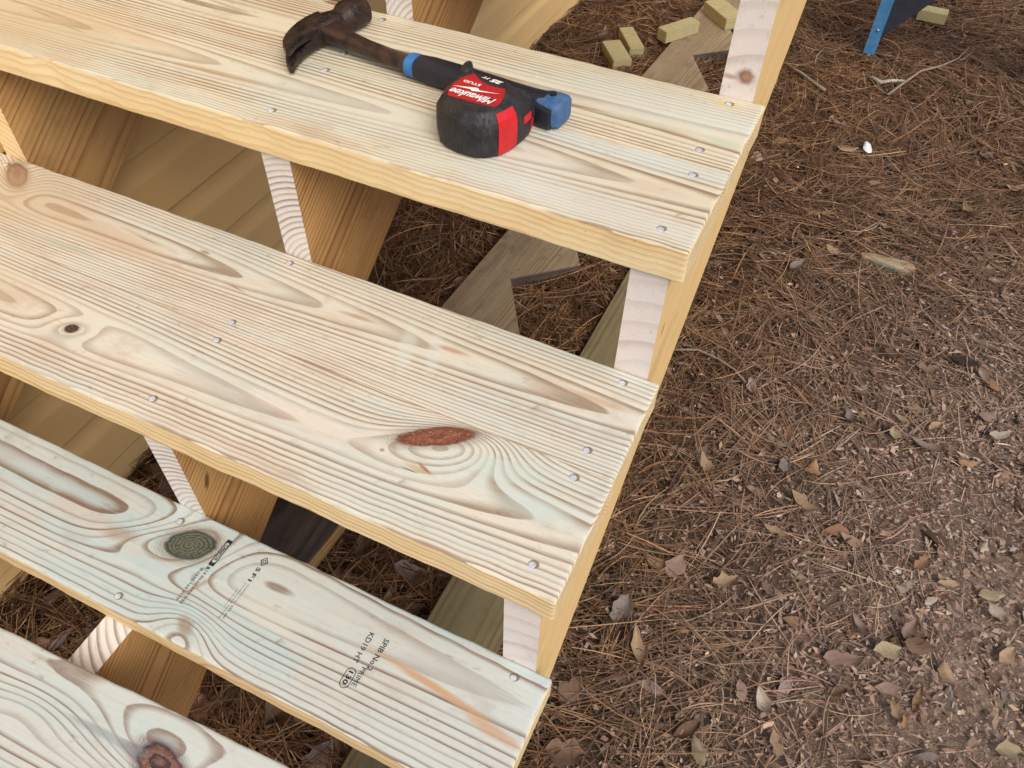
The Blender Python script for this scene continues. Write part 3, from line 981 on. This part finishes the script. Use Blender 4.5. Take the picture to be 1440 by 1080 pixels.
OWN = {0: 'tan pointed leaf on the straw right of the second tread', 1: 'small orange-brown leaf on the straw, farther right of the second tread',
       3: 'broad pinkish leaf beside the front corner of the second tread', 4: 'long narrow tan leaf beside the end of the stamped tread',
       8: 'yellow-tan leaf at the bottom edge of the picture, nearest the stairs', 9: 'broad yellowish leaf in the trodden patch at lower right',
       10: 'pinkish leaf just left of the broad yellowish leaf', 12: 'dark brown leaf just right of the broad yellowish leaf',
       14: 'yellowish leaf near the right edge below a whitish leaf', 16: 'small whitish leaf near the right edge of the picture',
       21: 'pale cream leaf near the right edge, above the orange leaf', 22: 'orange leaf on the ground near the right edge',
       23: 'near-black curled leaf lying by itself on the straw at the right', 25: 'broad dark brown leaf lowest beside the end of the stamped tread',
       26: 'rounded brown leaf tucked against the end of the stamped tread', 27: 'grey leaf on the straw between the second and stamped tread ends',
       34: 'tan leaf lying left of the white paper scrap', 36: 'slender tan leaf on the straw above the near-black leaf', 39: 'yellow leaf at the right edge level with the upper tread corner',
       44: 'long pinkish leaf seen through the gap under the second tread', 45: 'flat grey leaf seen through the gap under the second tread',
       47: 'large brown leaf against the siding under the second tread', 48: 'brown leaf beside the middle stringer under the stamped tread', 50: 'long grey leaf seen in the gap under the stamped tread'}
rest_v, rest_q, rest_c, off_ = [], [], [], 0
for li, (ax, ay, al, ar, ah, ck) in enumerate(LEAVES):
    zz = float(gh(ax, ay)) + 0.019
    own = li in OWN
    vv, qq, per = leaf_arrays(1, np.array([al * 0.92]), np.array([al * ar]), np.array([math.radians(ah)]), np.zeros((1, 3)) if own else np.array([[ax, ay, zz]]), rng.normal(0.3, 0.4, 1),
                              rng.normal(0.06, 0.14, 1), np.array([rng.uniform(0.12, 0.3)]), rng.normal(0, 0.08, 1), rng.normal(0, 0.12, 1))
    cc_ = np.repeat((np.array(CL[ck]) * rng.uniform(0.85, 1.12))[None], per, 0)
    if own:
        o = link('fallen_leaf', fast_mesh('fallen_leaf', vv, qq, (M_litter,), cc_, smooth=True), loc=(ax, ay, zz))
        tag(o, OWN[li], 'leaf', 'fallen leaves')
    else:
        rest_v.append(vv); rest_q.append(qq + off_); rest_c.append(cc_); off_ += len(vv)
N = len(cL)
# the small leaves nobody could count, with the rest of the larger ones
allv = np.concatenate([lit_v] + rest_v)
allq = np.concatenate([lit_q] + [q + len(lit_v) for q in rest_q])
allc = np.concatenate([np.repeat(cL, per, 0)] + rest_c)
litter = link('leaf_litter', fast_mesh('leaf_litter', allv, allq, (M_litter,), allc, smooth=True))
tag(litter, 'scattered small dry leaves mixed into the pine straw', 'leaf litter', kind='stuff')


# ------------------------------------------------------------------ lumber lying on the ground
def slab(name, pts, z0, th, mats, rot=None):
    """Flat piece cut from a plank: outline pts in the ground plane, grain along local x."""
    c = Vector((sum(p[0] for p in pts) / len(pts), sum(p[1] for p in pts) / len(pts)))
    a = rot or 0.0
    ca, sa = math.cos(a), math.sin(a)
    loc = [((p[0] - c.x) * ca + (p[1] - c.y) * sa, -(p[0] - c.x) * sa + (p[1] - c.y) * ca) for p in pts]
    n = len(loc)
    bm = bmesh.new()
    lo = [bm.verts.new((q[0], q[1], -th / 2)) for q in loc]
    hi = [bm.verts.new((q[0], q[1], th / 2)) for q in loc]
    bm.faces.new(list(reversed(lo)))
    bm.faces.new(hi)
    for i in range(n):
        j = (i + 1) % n
        bm.faces.new((lo[i], lo[j], hi[j], hi[i]))
    bmesh.ops.recalc_face_normals(bm, faces=bm.faces)
    bmesh.ops.bevel(bm, geom=[e for e in bm.edges], offset=0.0015, segments=2, affect='EDGES', clamp_overlap=True)
    me = bm_mesh(name, bm, mats)
    for p in me.polygons:
        p.material_index = 0 if abs(p.normal.z) > 0.7 or len(mats) == 1 else 1
    return link(name, me, loc=(c.x, c.y, z0 + th / 2), rot=(0, 0, a))


sp = []
ax_ = lambda y: (-0.660 + 0.050 * y)
sp.append((ax_(2.72), 2.72))
sp.append((ax_(0.36), 0.36))
for n_ in range(-1, 7):
    ix, iy = -.526 + .016 * n_, .752 + .32 * n_
    if iy > 0.36: sp.append((ix, iy))
    if n_ == -1: sp.append((ix + 0.135, 0.36 + .0)); sp.append((ix + .137, iy + .125))
    elif n_ < 6: sp.append((ix + .132, iy + .122))
sp = [p for p in sp if p[1] >= 0.36]
sp_ = slab('spare_stringer', sp, ZG + 0.003, T, (wood('spare_face', 'old', yc=-.04, depth=.05, slope=.02, sp=.006, seed=51, late=.9, tint=.8, dirt=.9),
                                          wood('spare_cut', 'dark', yc=-.04, depth=.05, sp=.006, seed=51, late=.6, dirt=.6)), rot=math.radians(87.1))
tag(sp_, 'weathered sawtooth-notched stair stringer lying flat on the ground under the stairs', 'stringer')

pk = slab('weathered_board', [(-.280, -.75), (-.150, -.75), (-.150, 1.05), (-.280, 1.05)], ZG + 0.004, T,
          (wood('weathered_face', 'olive', yc=.0, depth=.03, sp=.009, seed=61, late=.8, dirt=.5, slope=.01),), rot=math.pi / 2)
tag(pk, 'wide olive-brown weathered board lying under the right stringer', 'board')
dk = slab('dark_board', [(-.655, -.20), (-.525, -.20), (-.512, .10), (-.60, .13), (-.645, .07)], ZG + 0.006, T,
          (wood('dark_face', 'dark', yc=.01, depth=.05, sp=.012, seed=71, late=.8, dirt=.6), wood('dark_edge', 'side', yc=.01, depth=.05, sp=.008, seed=71)), rot=math.pi / 2)
tag(dk, 'blackened old board with a yellow edge lying beneath the second tread', 'board')


def block(cx, cy, z0, l, w, th, a, seed, label, pal='green'):
    hw, hl = w / 2, l / 2
    a = math.radians(a)
    pts = [(cx + sx * hl * math.cos(a) - sy * hw * math.sin(a), cy + sx * hl * math.sin(a) + sy * hw * math.cos(a)) for sx, sy in ((-1, -1), (1, -1), (1, 1), (-1, 1))]
    o = slab('wood_block', pts, z0, th, (wood('block_wood', pal, yc=.02, depth=.03, sp=.006, seed=seed, late=.6, slope=.1),), rot=a + math.pi / 2)
    return tag(o, label, 'block', 'sawn offcut blocks')


block(-.700, 1.943, ZG + .004, .140, .064, .040, -53, 81, 'short greenish offcut block nearest the upper tread, left of the blocks')
block(-.687, 2.052, ZG + .004, .150, .050, .040, -55, 82, 'narrow greenish offcut block standing behind another beside the notched stringer')
block(-.551, 2.139, ZG + .0415, .150, .046, .040, 59, 83, 'yellow offcut block lying on top of the notched spare stringer')
block(-.445, 2.330, ZG + .0415, .150, .075, .040, -43, 84, 'green offcut block half hidden behind the right stringer')
block(.228, 2.775, ZG + .004, .100, .055, .036, 0, 85, 'pale offcut block on the straw behind the blue ladder leg')

# ------------------------------------------------------------------ ladder foot
M_blue = plain('blue_fibreglass', (0.055, 0.20, 0.42), 0.42, 0.4, 0, 0.25, 40, c2=(0.085, 0.25, 0.46))
M_grey = plain('dark_grey_plastic', (0.035, 0.040, 0.058), 0.5, 0.4, 0, 0.3, 30)
M_rub = plain('black_rubber', (0.02, 0.02, 0.022), 0.7, 0.3)
M_alu = plain('aluminium', (0.55, 0.56, 0.58), 0.35, 0.5, 0.9)


def boxbm(bm, x0, x1, y0, y1, z0, z1):
    r = bmesh.ops.create_cube(bm, size=1)
    for q in r['verts']:
        q.co = Vector((x0 + (q.co.x + .5) * (x1 - x0), y0 + (q.co.y + .5) * (y1 - y0), z0 + (q.co.z + .5) * (z1 - z0)))
    return r['verts']


lad = tag(empty('step_ladder', (0.066, 2.38, ZG)), 'blue fibreglass step ladder leg with a dark grey brace standing on the straw', 'ladder')


def lpart(name, bm, m, bev=0.0):
    if bev: bmesh.ops.bevel(bm, geom=list(bm.edges), offset=bev, segments=2, affect='EDGES')
    return link(name, bm_mesh(name, bm, (m,)), parent=lad)


for rx, sg in ((0.0, 1), (0.66, -1)):
    bm = bmesh.new()
    boxbm(bm, -.019 + rx, .019 + rx, -.002, .003, .012, 1.75)
    boxbm(bm, (-.019 if sg > 0 else .015) + rx, (-.015 if sg > 0 else .019) + rx, .003, .03, .012, 1.75)
    lpart('rail', bm, M_blue)
    bm = bmesh.new()
    boxbm(bm, -.021 + rx, .021 + rx, -.0035, .032, -.004, .013)
    lpart('foot', bm, M_rub, .002)
    for zz in (0.008, 0.095):
        bm = bmesh.new()
        bmesh.ops.create_uvsphere(bm, u_segments=10, v_segments=6, radius=.0055)
        for q in bm.verts: q.co = Vector((q.co.x + rx + .002, q.co.z * .5 - .003, q.co.y + zz))
        lpart('rivet', bm, M_alu)
# curved brace plates and the steps they carry
bp = [(.014, .035), (.022, .066), (.034, .093), (.058, .120), (.100, .172), (.139, .222), (.165, .262), (.165, .30), (.014, .30)]
for mir in (0, 1):
    bm = bmesh.new()
    pp = [((.66 - a) if mir else a, b) for a, b in bp]
    lo = [bm.verts.new((a, .004, b)) for a, b in pp]
    hi = [bm.verts.new((a, .016, b)) for a, b in pp]
    bm.faces.new(lo); bm.faces.new(list(reversed(hi)))
    for i in range(len(pp)):
        j = (i + 1) % len(pp)
        bm.faces.new((lo[i], hi[i], hi[j], lo[j]))
    lpart('brace', bm, M_grey)
for zz in (.29, .59, .89, 1.19, 1.49):
    bm = bmesh.new()
    boxbm(bm, .016, .644, -.006, .085, zz, zz + .03)
    lpart('step', bm, M_grey, .003)

# ------------------------------------------------------------------ twigs, chip, scrap
M_twig = plain('grey_twig', (0.30, 0.235, 0.17), 0.8, 0.2, 0, 0.4, 200, 0.4)
M_lich = plain('lichen_twig', (0.50, 0.45, 0.38), 0.85, 0.2, 0, 0.65, 220, 0.5)


def twig(pts, r0, r1, mat, label, branches=()):
    def tube(P, a, b):
        P = [Vector(p) for p in P]
        rings = []
        for i, p in enumerate(P):
            t = (P[min(i + 1, len(P) - 1)] - P[max(i - 1, 0)]).normalized()
            sx = t.cross(Vector((0, 0, 1))).normalized()
            sz = sx.cross(t)
            r = a + (b - a) * i / (len(P) - 1)
            r *= random.uniform(.85, 1.15)
            rings.append(sring(p, sx * r, sz * r, 7))
        return loft(rings)
    zf = lambda p: (p[0], p[1], float(gh(p[0], p[1])) + p[2])
    v, f = tube([zf(p) for p in pts], r0, r1)
    for b in branches:
        v2, f2 = tube([zf(p) for p in b], r1 * 1.1, r1 * .6)
        f += [tuple(i + len(v) for i in q) for q in f2]
        v = v + v2
    c = Vector(v[0])
    me = mesh('twig', [Vector(q) - c for q in v], f, (mat,), smooth=True)
    return tag(link('twig', me, loc=c), label, 'twig')


twig([(.168, 2.128, .022), (.20, 2.21, .026), (.242, 2.309, .03), (.30, 2.38, .028), (.345, 2.46, .03), (.376, 2.571, .035)], .0045, .002, M_twig,
     'long forked grey twig right of the ladder foot', [[(.168, 2.128, .022), (.13, 2.15, .024), (.085, 2.21, .026)], [(.345, 2.46, .03), (.36, 2.45, .035), (.385, 2.50, .05)]])
twig([(.10, 2.205, .024), (.135, 2.19, .024), (.165, 2.215, .026), (.205, 2.235, .024)], .0075, .005, M_lich, 'short lichen-spotted stick below the ladder foot')
twig([(-.173, 2.132, .03), (-.11, 2.095, .028), (-.06, 2.06, .026), (-.018, 2.032, .026)], .0045, .0055, M_twig, 'straight grey stick beside the upright of the right stringer')
twig([(-.10, .723, .026), (-.05, .748, .026), (0.0, .742, .024), (.04, .727, .022), (.075, .70, .02)], .0028, .002, M_twig, 'thin pale stick poking out beside the second tread')
twig([(-.08, 2.32, .025), (-.09, 2.25, .024), (-.085, 2.19, .022)], .003, .002, M_twig, 'little upright twig near the stringer top at the right')

bm = bmesh.new()
cp = [(.0, .0), (.05, .012), (.10, .010), (.135, .018), (.142, .002), (.12, -.022), (.06, -.026), (.005, -.016)]
for lev, (sc_, zz) in enumerate(((1.0, 0), (0.96, .016), (.7, .022))):
    for (a, b) in cp: bm.verts.new((.07 + (a - .07) * sc_, b * sc_, zz + .002 * math.sin(a * 90)))
bm.verts.ensure_lookup_table()
n8 = len(cp)
for l_ in range(2):
    for i in range(n8):
        j = (i + 1) % n8
        bm.faces.new([bm.verts[l_ * n8 + i], bm.verts[l_ * n8 + j], bm.verts[(l_ + 1) * n8 + j], bm.verts[(l_ + 1) * n8 + i]])
bm.faces.new([bm.verts[2 * n8 + i] for i in range(n8)])
chip = link('wood_chip', bm_mesh('wood_chip', bm, (wood('chip_wood', 'old', yc=.0, depth=.02, sp=.004, seed=91, late=.7, dirt=.5,
            spots=[(.06, -.024, .05, .008, 0, (.10, .13, .09), .9)]),)), loc=(.222, 1.262, ZG + .008), rot=(0, .04, math.radians(2)))
tag(chip, 'split chunk of pale wood with a green side lying on the straw', 'wood chip')

bm = bmesh.new()
bmesh.ops.create_icosphere(bm, subdivisions=2, radius=.014)
for q in bm.verts:
    q.co = Vector((q.co.x, q.co.y * 1.5, q.co.z * .6)) * random.uniform(.75, 1.2)
scrap = link('paper_scrap', bm_mesh('paper_scrap', bm, (plain('white_paper', (.72, .74, .78), .8, .2, 0, .2, 80),)), loc=(.158, 1.76, ZG + .026), rot=(0.2, 0.1, 0.4))
tag(scrap, 'crumpled scrap of white paper on the straw below the ladder', 'paper')
#TOOLS
# ------------------------------------------------------------------ claw hammer on the upper tread
hm = Mat('rusted_steel')
x, y, z = hm.xyz()
na = hm.noise(x * 75, y * 75, z * 75, 5, 0.7)
nb = hm.noise(x * 380, y * 380, z * 380, 3, 0.6)
nc = hm.noise(x * 900, y * 60, z * 500, 2)
c_ = hm.mix(na.ss(0.36, 0.62), (0.018, 0.016, 0.018), (0.052, 0.031, 0.023))
c_ = hm.mix(nb.ss(0.58, 0.76) * 0.55, c_, (0.14, 0.075, 0.045))
c_ = hm.mix(nc.ss(0.66, 0.76) * 0.5, c_, (0.32, 0.29, 0.27))
hm.color(c_)
hm.set(na.ss(0.35, 0.65, 0.26, 0.62), 0.5, 0.45)
hm.bump(nb + na, 0.35, 0.0012)
M_rust = hm.m
M_shaft = plain('brown_steel_shaft', (0.068, 0.038, 0.030), 0.36, 0.5, 0.35, 0.45, 70, 0.15, c2=(0.026, 0.019, 0.019))
M_grip = plain('navy_rubber_grip', (0.014, 0.016, 0.028), 0.42, 0.45, 0, 0.3, 60, 0.15)
M_cap = plain('blue_rubber', (0.022, 0.15, 0.47), 0.45, 0.4, 0, 0.2, 120, 0.1, c2=(0.05, 0.19, 0.42))
ham = tag(empty('claw_hammer', (-.49, .17, H)), 'rusty claw hammer with navy and blue rubber grip, lying on the top tread', 'hammer')
HO = Vector((-.49, .17, 0))


def hpart(name, v, f, m, smooth=True):
    me = mesh(name, [(q[0] - HO.x, q[1] - HO.y, q[2]) for q in v], f, (m,), smooth=smooth)
    me.set_sharp_from_angle(angle=math.radians(38))
    return link(name, me, parent=ham)


def add(vf, w):
    v, f = vf
    f += [tuple(i + len(v) for i in q) for q in w[1]]
    v += w[0]


def path_loft(secs, e=2.6, n=20):
    """secs: (x, y, z, half width in plan, half height); rings perpendicular to the path."""
    P = [Vector(s[:3]) for s in secs]
    rings = []
    for i, s in enumerate(secs):
        t = (P[min(i + 1, len(P) - 1)] - P[max(i - 1, 0)])
        t.z = 0
        t.normalize()
        sx = Vector((-t.y, t.x, 0))
        rings.append(sring(P[i], sx * s[3], Vector((0, 0, s[4])), n, e))
    return loft(rings)


Z = .0175
head = path_loft([(-.511, .155, Z, .016, .0130), (-.511, .172, Z, .0185, .0145), (-.509, .186, Z, .0165, .0140), (-.507, .194, Z, .0135, .0130), (-.505, .200, Z, .0135, .0130),
                  (-.5035, .206, Z, .0165, .0160), (-.5025, .211, Z, .0188, .0172), (-.499, .236, Z, .0190, .0172), (-.4985, .239, Z, .0178, .0165), (-.4980, .240, Z, .013, .012)], e=2.2, n=24)
# claw: a shared root, then two prongs one above the other
add(head, path_loft([(-.510, .180, Z, .0175, .0140), (-.5145, .164, Z, .0165, .0138), (-.5170, .150, Z, .0145, .0135), (-.5165, .140, Z, .0125, .0130)], e=6))
for sg in (1, -1):
    add(head, path_loft([(-.5165, .148, Z + sg * .0065, .0138, .0066), (-.5160, .136, Z + sg * .0072, .0120, .0062), (-.5140, .122, Z + sg * .0080, .0100, .0058),
                         (-.5100, .109, Z + sg * .0088, .0078, .0052), (-.5040, .098, Z + sg * .0094, .0052, .0046), (-.4985, .0905, Z + sg * .0098, .0024, .0040)], e=6))
hpart('head', head[0], head[1], M_rust)
sh = path_loft([(-.500, .1715, Z, .0160, .0100), (-.487, .1675, Z, .0135, .0088), (-.470, .1640, .0170, .0110, .0078), (-.440, .1590, .0160, .0098, .0074), (-.405, .1545, .0150, .0098, .0074), (-.370, .1515, .0145, .0105, .0078)], e=3.2)
hpart('shaft', sh[0], sh[1], M_shaft)
co = path_loft([(-.382, .1525, .0145, .0112, .0090), (-.380, .1523, .0145, .0132, .0112), (-.372, .1515, .0145, .0140, .0120), (-.368, .1512, .0145, .0138, .0118)], e=2.6)
hpart('collar', co[0], co[1], M_cap)
gp = path_loft([(-.3695, .1513, .0145, .0136, .0116), (-.350, .1500, .0147, .0150, .0128), (-.320, .1475, .0150, .0152, .0132), (-.285, .1445, .0150, .0148, .0132), (-.250, .1415, .0150, .0146, .0130), (-.225, .139, .0150, .0152, .0134), (-.205, .1372, .0152, .0172, .0142)], e=2.7)
hpart('grip', gp[0], gp[1], M_grip)
cp_ = path_loft([(-.2110, .1378, .0150, .0150, .0132), (-.205, .1372, .0152, .0166, .0140), (-.195, .1362, .0154, .0172, .0144), (-.187, .1354, .0154, .0168, .0142), (-.1835, .1350, .0154, .0150, .0128), (-.1825, .1349, .0154, .010, .009)], e=4.5)
M_cap2 = plain('dusty_blue_rubber', (0.035, 0.105, 0.25), 0.6, 0.3, 0, 0.25, 150, 0.2, c2=(0.075, 0.145, 0.27))
cap = hpart('end_cap', cp_[0], cp_[1], M_cap2)
ins = path_loft([(-.2145, .1270, .0145, .0085, .0118), (-.202, .1235, .0140, .0085, .0118), (-.1915, .1212, .0135, .0070, .0112)], e=4)
hpart('cap_inlay', ins[0], ins[1], M_grip)
hv, hf = loft([[(-.199 + r * math.cos(k * .785), .1395 + r * math.sin(k * .785), zz) for k in range(8)] for r, zz in ((.0042, .0305), (.0042, .0318), (.0026, .0316))])
hpart('hang_hole', hv, hf, M_grip)

# ------------------------------------------------------------------ tape measure lying on its side beside the handle
cm = Mat('black_rubber_case')
x, y, z = cm.xyz()
na = cm.noise(x * 70, y * 70, z * 70, 5, 0.7)
nb = cm.noise(x * 420, y * 420, z * 60, 3, 0.6)
nc = cm.noise(x * 260, y * 260, z * 260, 2)
c_ = cm.mix(na.ss(0.4, 0.68), (0.014, 0.014, 0.018), (0.034, 0.033, 0.036))
c_ = cm.mix(nb.ss(0.52, 0.75) * 0.55, c_, (0.075, 0.070, 0.066))
c_ = cm.mix(nc.ss(0.72, 0.78) * 0.5, c_, (0.30, 0.26, 0.20))
cm.color(c_)
cm.set(na.ss(0.3, 0.7, 0.42, 0.7), 0.4)
cm.bump(nb + nc.ss(0.62, 0.70) * 2.0, 0.5, 0.0012)
M_case = cm.m
M_red = plain('red_plastic', (0.56, 0.012, 0.018), 0.42, 0.4, 0, 0.12, 60)
M_label = plain('red_label', (0.42, 0.008, 0.016), 0.40, 0.4, 0, 0.12, 60)
M_white = plain('white_print', (0.80, 0.80, 0.80), 0.5, 0.3, 0, 0.08, 90)
M_steel = plain('tape_hook_steel', (0.05, 0.05, 0.055), 0.4, 0.5, 0.6)
tape = tag(empty('tape_measure', (-.250, .078, H), math.atan2(.140021, -.99014853)), 'black rubber tape measure with red label lying on its side against the hammer handle', 'tape measure')
OUT = [(-.037, -.036), (-.0405, -.026), (-.0412, -.012), (-.0405, .000), (-.0385, .012), (-.0350, .024), (-.0265, .0345), (-.0175, .0400), (-.006, .0425), (.006, .0430), (.018, .0415),
       (.0285, .0375), (.0385, .0270), (.0425, .0155), (.0455, .003), (.0475, -.010), (.0480, -.022), (.0470, -.031), (.0430, -.0365),
       (.0330, -.0385), (.0200, -.0395), (.0060, -.0415), (-.0080, -.0405), (-.0190, -.0375), (-.0290, -.0385)]
cen = Vector((0.0, -0.003))
TH = .0490


def ring_at(z, inset, wob=0.0):
    r = []
    for i, (a, b) in enumerate(OUT):
        p0, p1 = Vector(OUT[i - 1]), Vector(OUT[(i + 1) % len(OUT)])
        t = (p1 - p0).normalized()
        n = Vector((-t.y, t.x))
        if n.dot(Vector((a, b)) - cen) > 0: n = -n
        q = Vector((a, b)) + n * inset + n * wob * math.sin(i * 2.3 + z * 900)
        r.append((q.x, q.y, z))
    return r


rings = [ring_at(.0003, .0050), ring_at(.0012, .0026), ring_at(.0040, .0008), ring_at(.0090, 0, .0004), ring_at(.0160, -.0004, .0004), ring_at(.0240, -.0006, .0003), ring_at(.0330, -.0004, .0003),
         ring_at(.0375, .0002, .0002), ring_at(.0395, .0010), ring_at(.0450, .0052), ring_at(.0468, .0066), ring_at(.0484, .0090), ring_at(TH, .0105)]
v, f = loft(rings)
me = mesh('case', v, f, (M_case,), smooth=True)
for p in me.polygons:
    if len(p.vertices) > 8: p.use_smooth = False
me.set_sharp_from_angle(angle=math.radians(24))
case = link('case', me, parent=tape)
mo = loft([[(a * sc_ + (1 - sc_) * .046, b * sc_ + (1 - sc_) * -.036, z) for a, b in ((.036, -.030), (.047, -.024), (.0515, -.032), (.0545, -.043), (.0545, -.0495), (.0515, -.0525), (.0475, -.0505), (.0435, -.0440), (.0380, -.0400))]
           for sc_, z in ((.8, .004), (.97, .008), (1.0, .020), (1.0, .036), (.96, .0425), (.82, .0470), (.6, .0485))])
link('blade_mouth', mesh('blade_mouth', mo[0], mo[1], (M_case,), smooth=True), parent=tape)


def strip(i0, i1, z0, z1, off, mat, name, top=None):
    """Raised panel following the case wall between outline points i0..i1."""
    zs = [z0, z0 + .003, (z0 + z1) / 2, z1 - .004, z1]
    prof_z = [(.0003, .0050), (.0012, .0026), (.0040, .0008), (.0090, 0), (.0160, -.0004), (.0240, -.0006), (.0330, -.0004), (.0375, .0002), (.0395, .0010), (.0450, .0052), (.0472, .0070)]
    def ins(z):
        for (a, b), (c, d) in zip(prof_z, prof_z[1:]):
            if a <= z <= c: return b + (d - b) * (z - a) / (c - a)
        return prof_z[-1][1]
    vv, ff = [], []
    zs = np.linspace(z0, z1, 8)
    m_ = i1 - i0 + 1
    for layer in (off, -.002):
        for z in zs:
            rr = ring_at(float(z), ins(float(z)) - layer)
            for i in range(i0, i1 + 1): vv.append(rr[i % len(OUT)])
    nz = len(zs)
    B = nz * m_
    for r in range(nz - 1):
        for i in range(m_ - 1):
            a = r * m_ + i
            ff.append((a, a + 1, a + 1 + m_, a + m_))
    for i in range(m_ - 1):
        ff.append((i, i + B, i + 1 + B, i + 1))
        a = (nz - 1) * m_ + i
        ff.append((a, a + 1, a + 1 + B, a + B))
    for r in range(nz - 1):
        a = r * m_
        ff.append((a, a + m_, a + m_ + B, a + B))
        a = r * m_ + m_ - 1
        ff.append((a, a + B, a + m_ + B, a + m_))
    return link(name, mesh(name, vv, ff, (mat,), smooth=False), parent=tape)


strip(3, 5, .0022, .0462, .0011, M_red, 'red_side_panel')
strip(0, 1, .0090, .0170, .0010, M_red, 'red_button')
strip(1, 2, .0230, .0310, .0007, M_red, 'red_mark')
strip(13, 16, .0400, .0430, .0006, M_red, 'red_rim')
# belt clip bulge on the flat end
bm = bmesh.new()
boxbm(bm, -.036, -.010, -.0440, -.0360, .010, .040)
bmesh.ops.bevel(bm, geom=list(bm.edges), offset=.0025, segments=2, affect='EDGES')
link('lock_slider', bm_mesh('lock_slider', bm, (M_case,)), parent=tape)
bm = bmesh.new()
boxbm(bm, .0535, .0550, -.0545, -.0470, .012, .036)
link('tape_hook', bm_mesh('tape_hook', bm, (M_steel,)), parent=tape)


def flat(name, pts, z, mat, parent):
    return link(name, mesh(name, [(a, b, z) for a, b in pts], [tuple(range(len(pts)))], (mat,)), parent=parent)


lab = [(.0262, .0235), (.0320, .0140), (.0350, .000), (.0345, -.0110), (.0325, -.0190), (.0285, -.0262), (.0254, -.0243), (.0190, -.0200), (.0125, -.0170), (.0040, -.0158), (-.0049, -.0162), (-.0141, -.0190),
       (-.0190, -.0110), (-.0225, -.0020), (-.0258, .0092), (-.0235, .0155), (-.0150, .0175), (-.0050, .0192), (.0060, .0207), (.0163, .0225)]
# a thin raised plaque
bm = bmesh.new()
lo = [bm.verts.new((a, b, TH - .0005)) for a, b in lab]
hi = [bm.verts.new((a, b, TH + .0005)) for a, b in lab]
bm.faces.new(hi)
for i in range(len(lab)):
    j = (i + 1) % len(lab)
    bm.faces.new((lo[i], lo[j], hi[j], hi[i]))
label_o = link('label', bm_mesh('label', bm, (M_label,)), parent=tape)
ZT = TH + .0009


def ltext(body, x, y, length, height, ang, **kw):
    me = fit_text(body, length, height, M_white, **kw)
    return link('lettering', me, parent=label_o, loc=(x, y, ZT), rot=(0, 0, math.radians(ang)))


ltext('Milwaukee', -.0190, .0030, .0500, .0118, 7, shear=.40, bold=.00022, spacing=.95)
flat('lightning_bolt', [(-.0170, -.0075), (.0050, -.0012), (.0090, -.0042), (.0330, .0062), (.0140, .0022), (.0105, .0040)][::1], ZT, M_white, label_o)
ltext('STUD', .0095, -.0120, .0200, .0046, 5, bold=.0004, spacing=1.1)
me = fit_text('25', .0135, .0066, M_white, shear=.25, bold=.0006)
link('lettering', me, parent=case, loc=(-.0055, -.0290, TH + .0004), rot=(0, 0, 0))
me = fit_text('FT', .0085, .0042, M_white, shear=.25, bold=.0003)
link('lettering', me, parent=case, loc=(.0100, -.0283, TH + .0004), rot=(0, 0, 0))
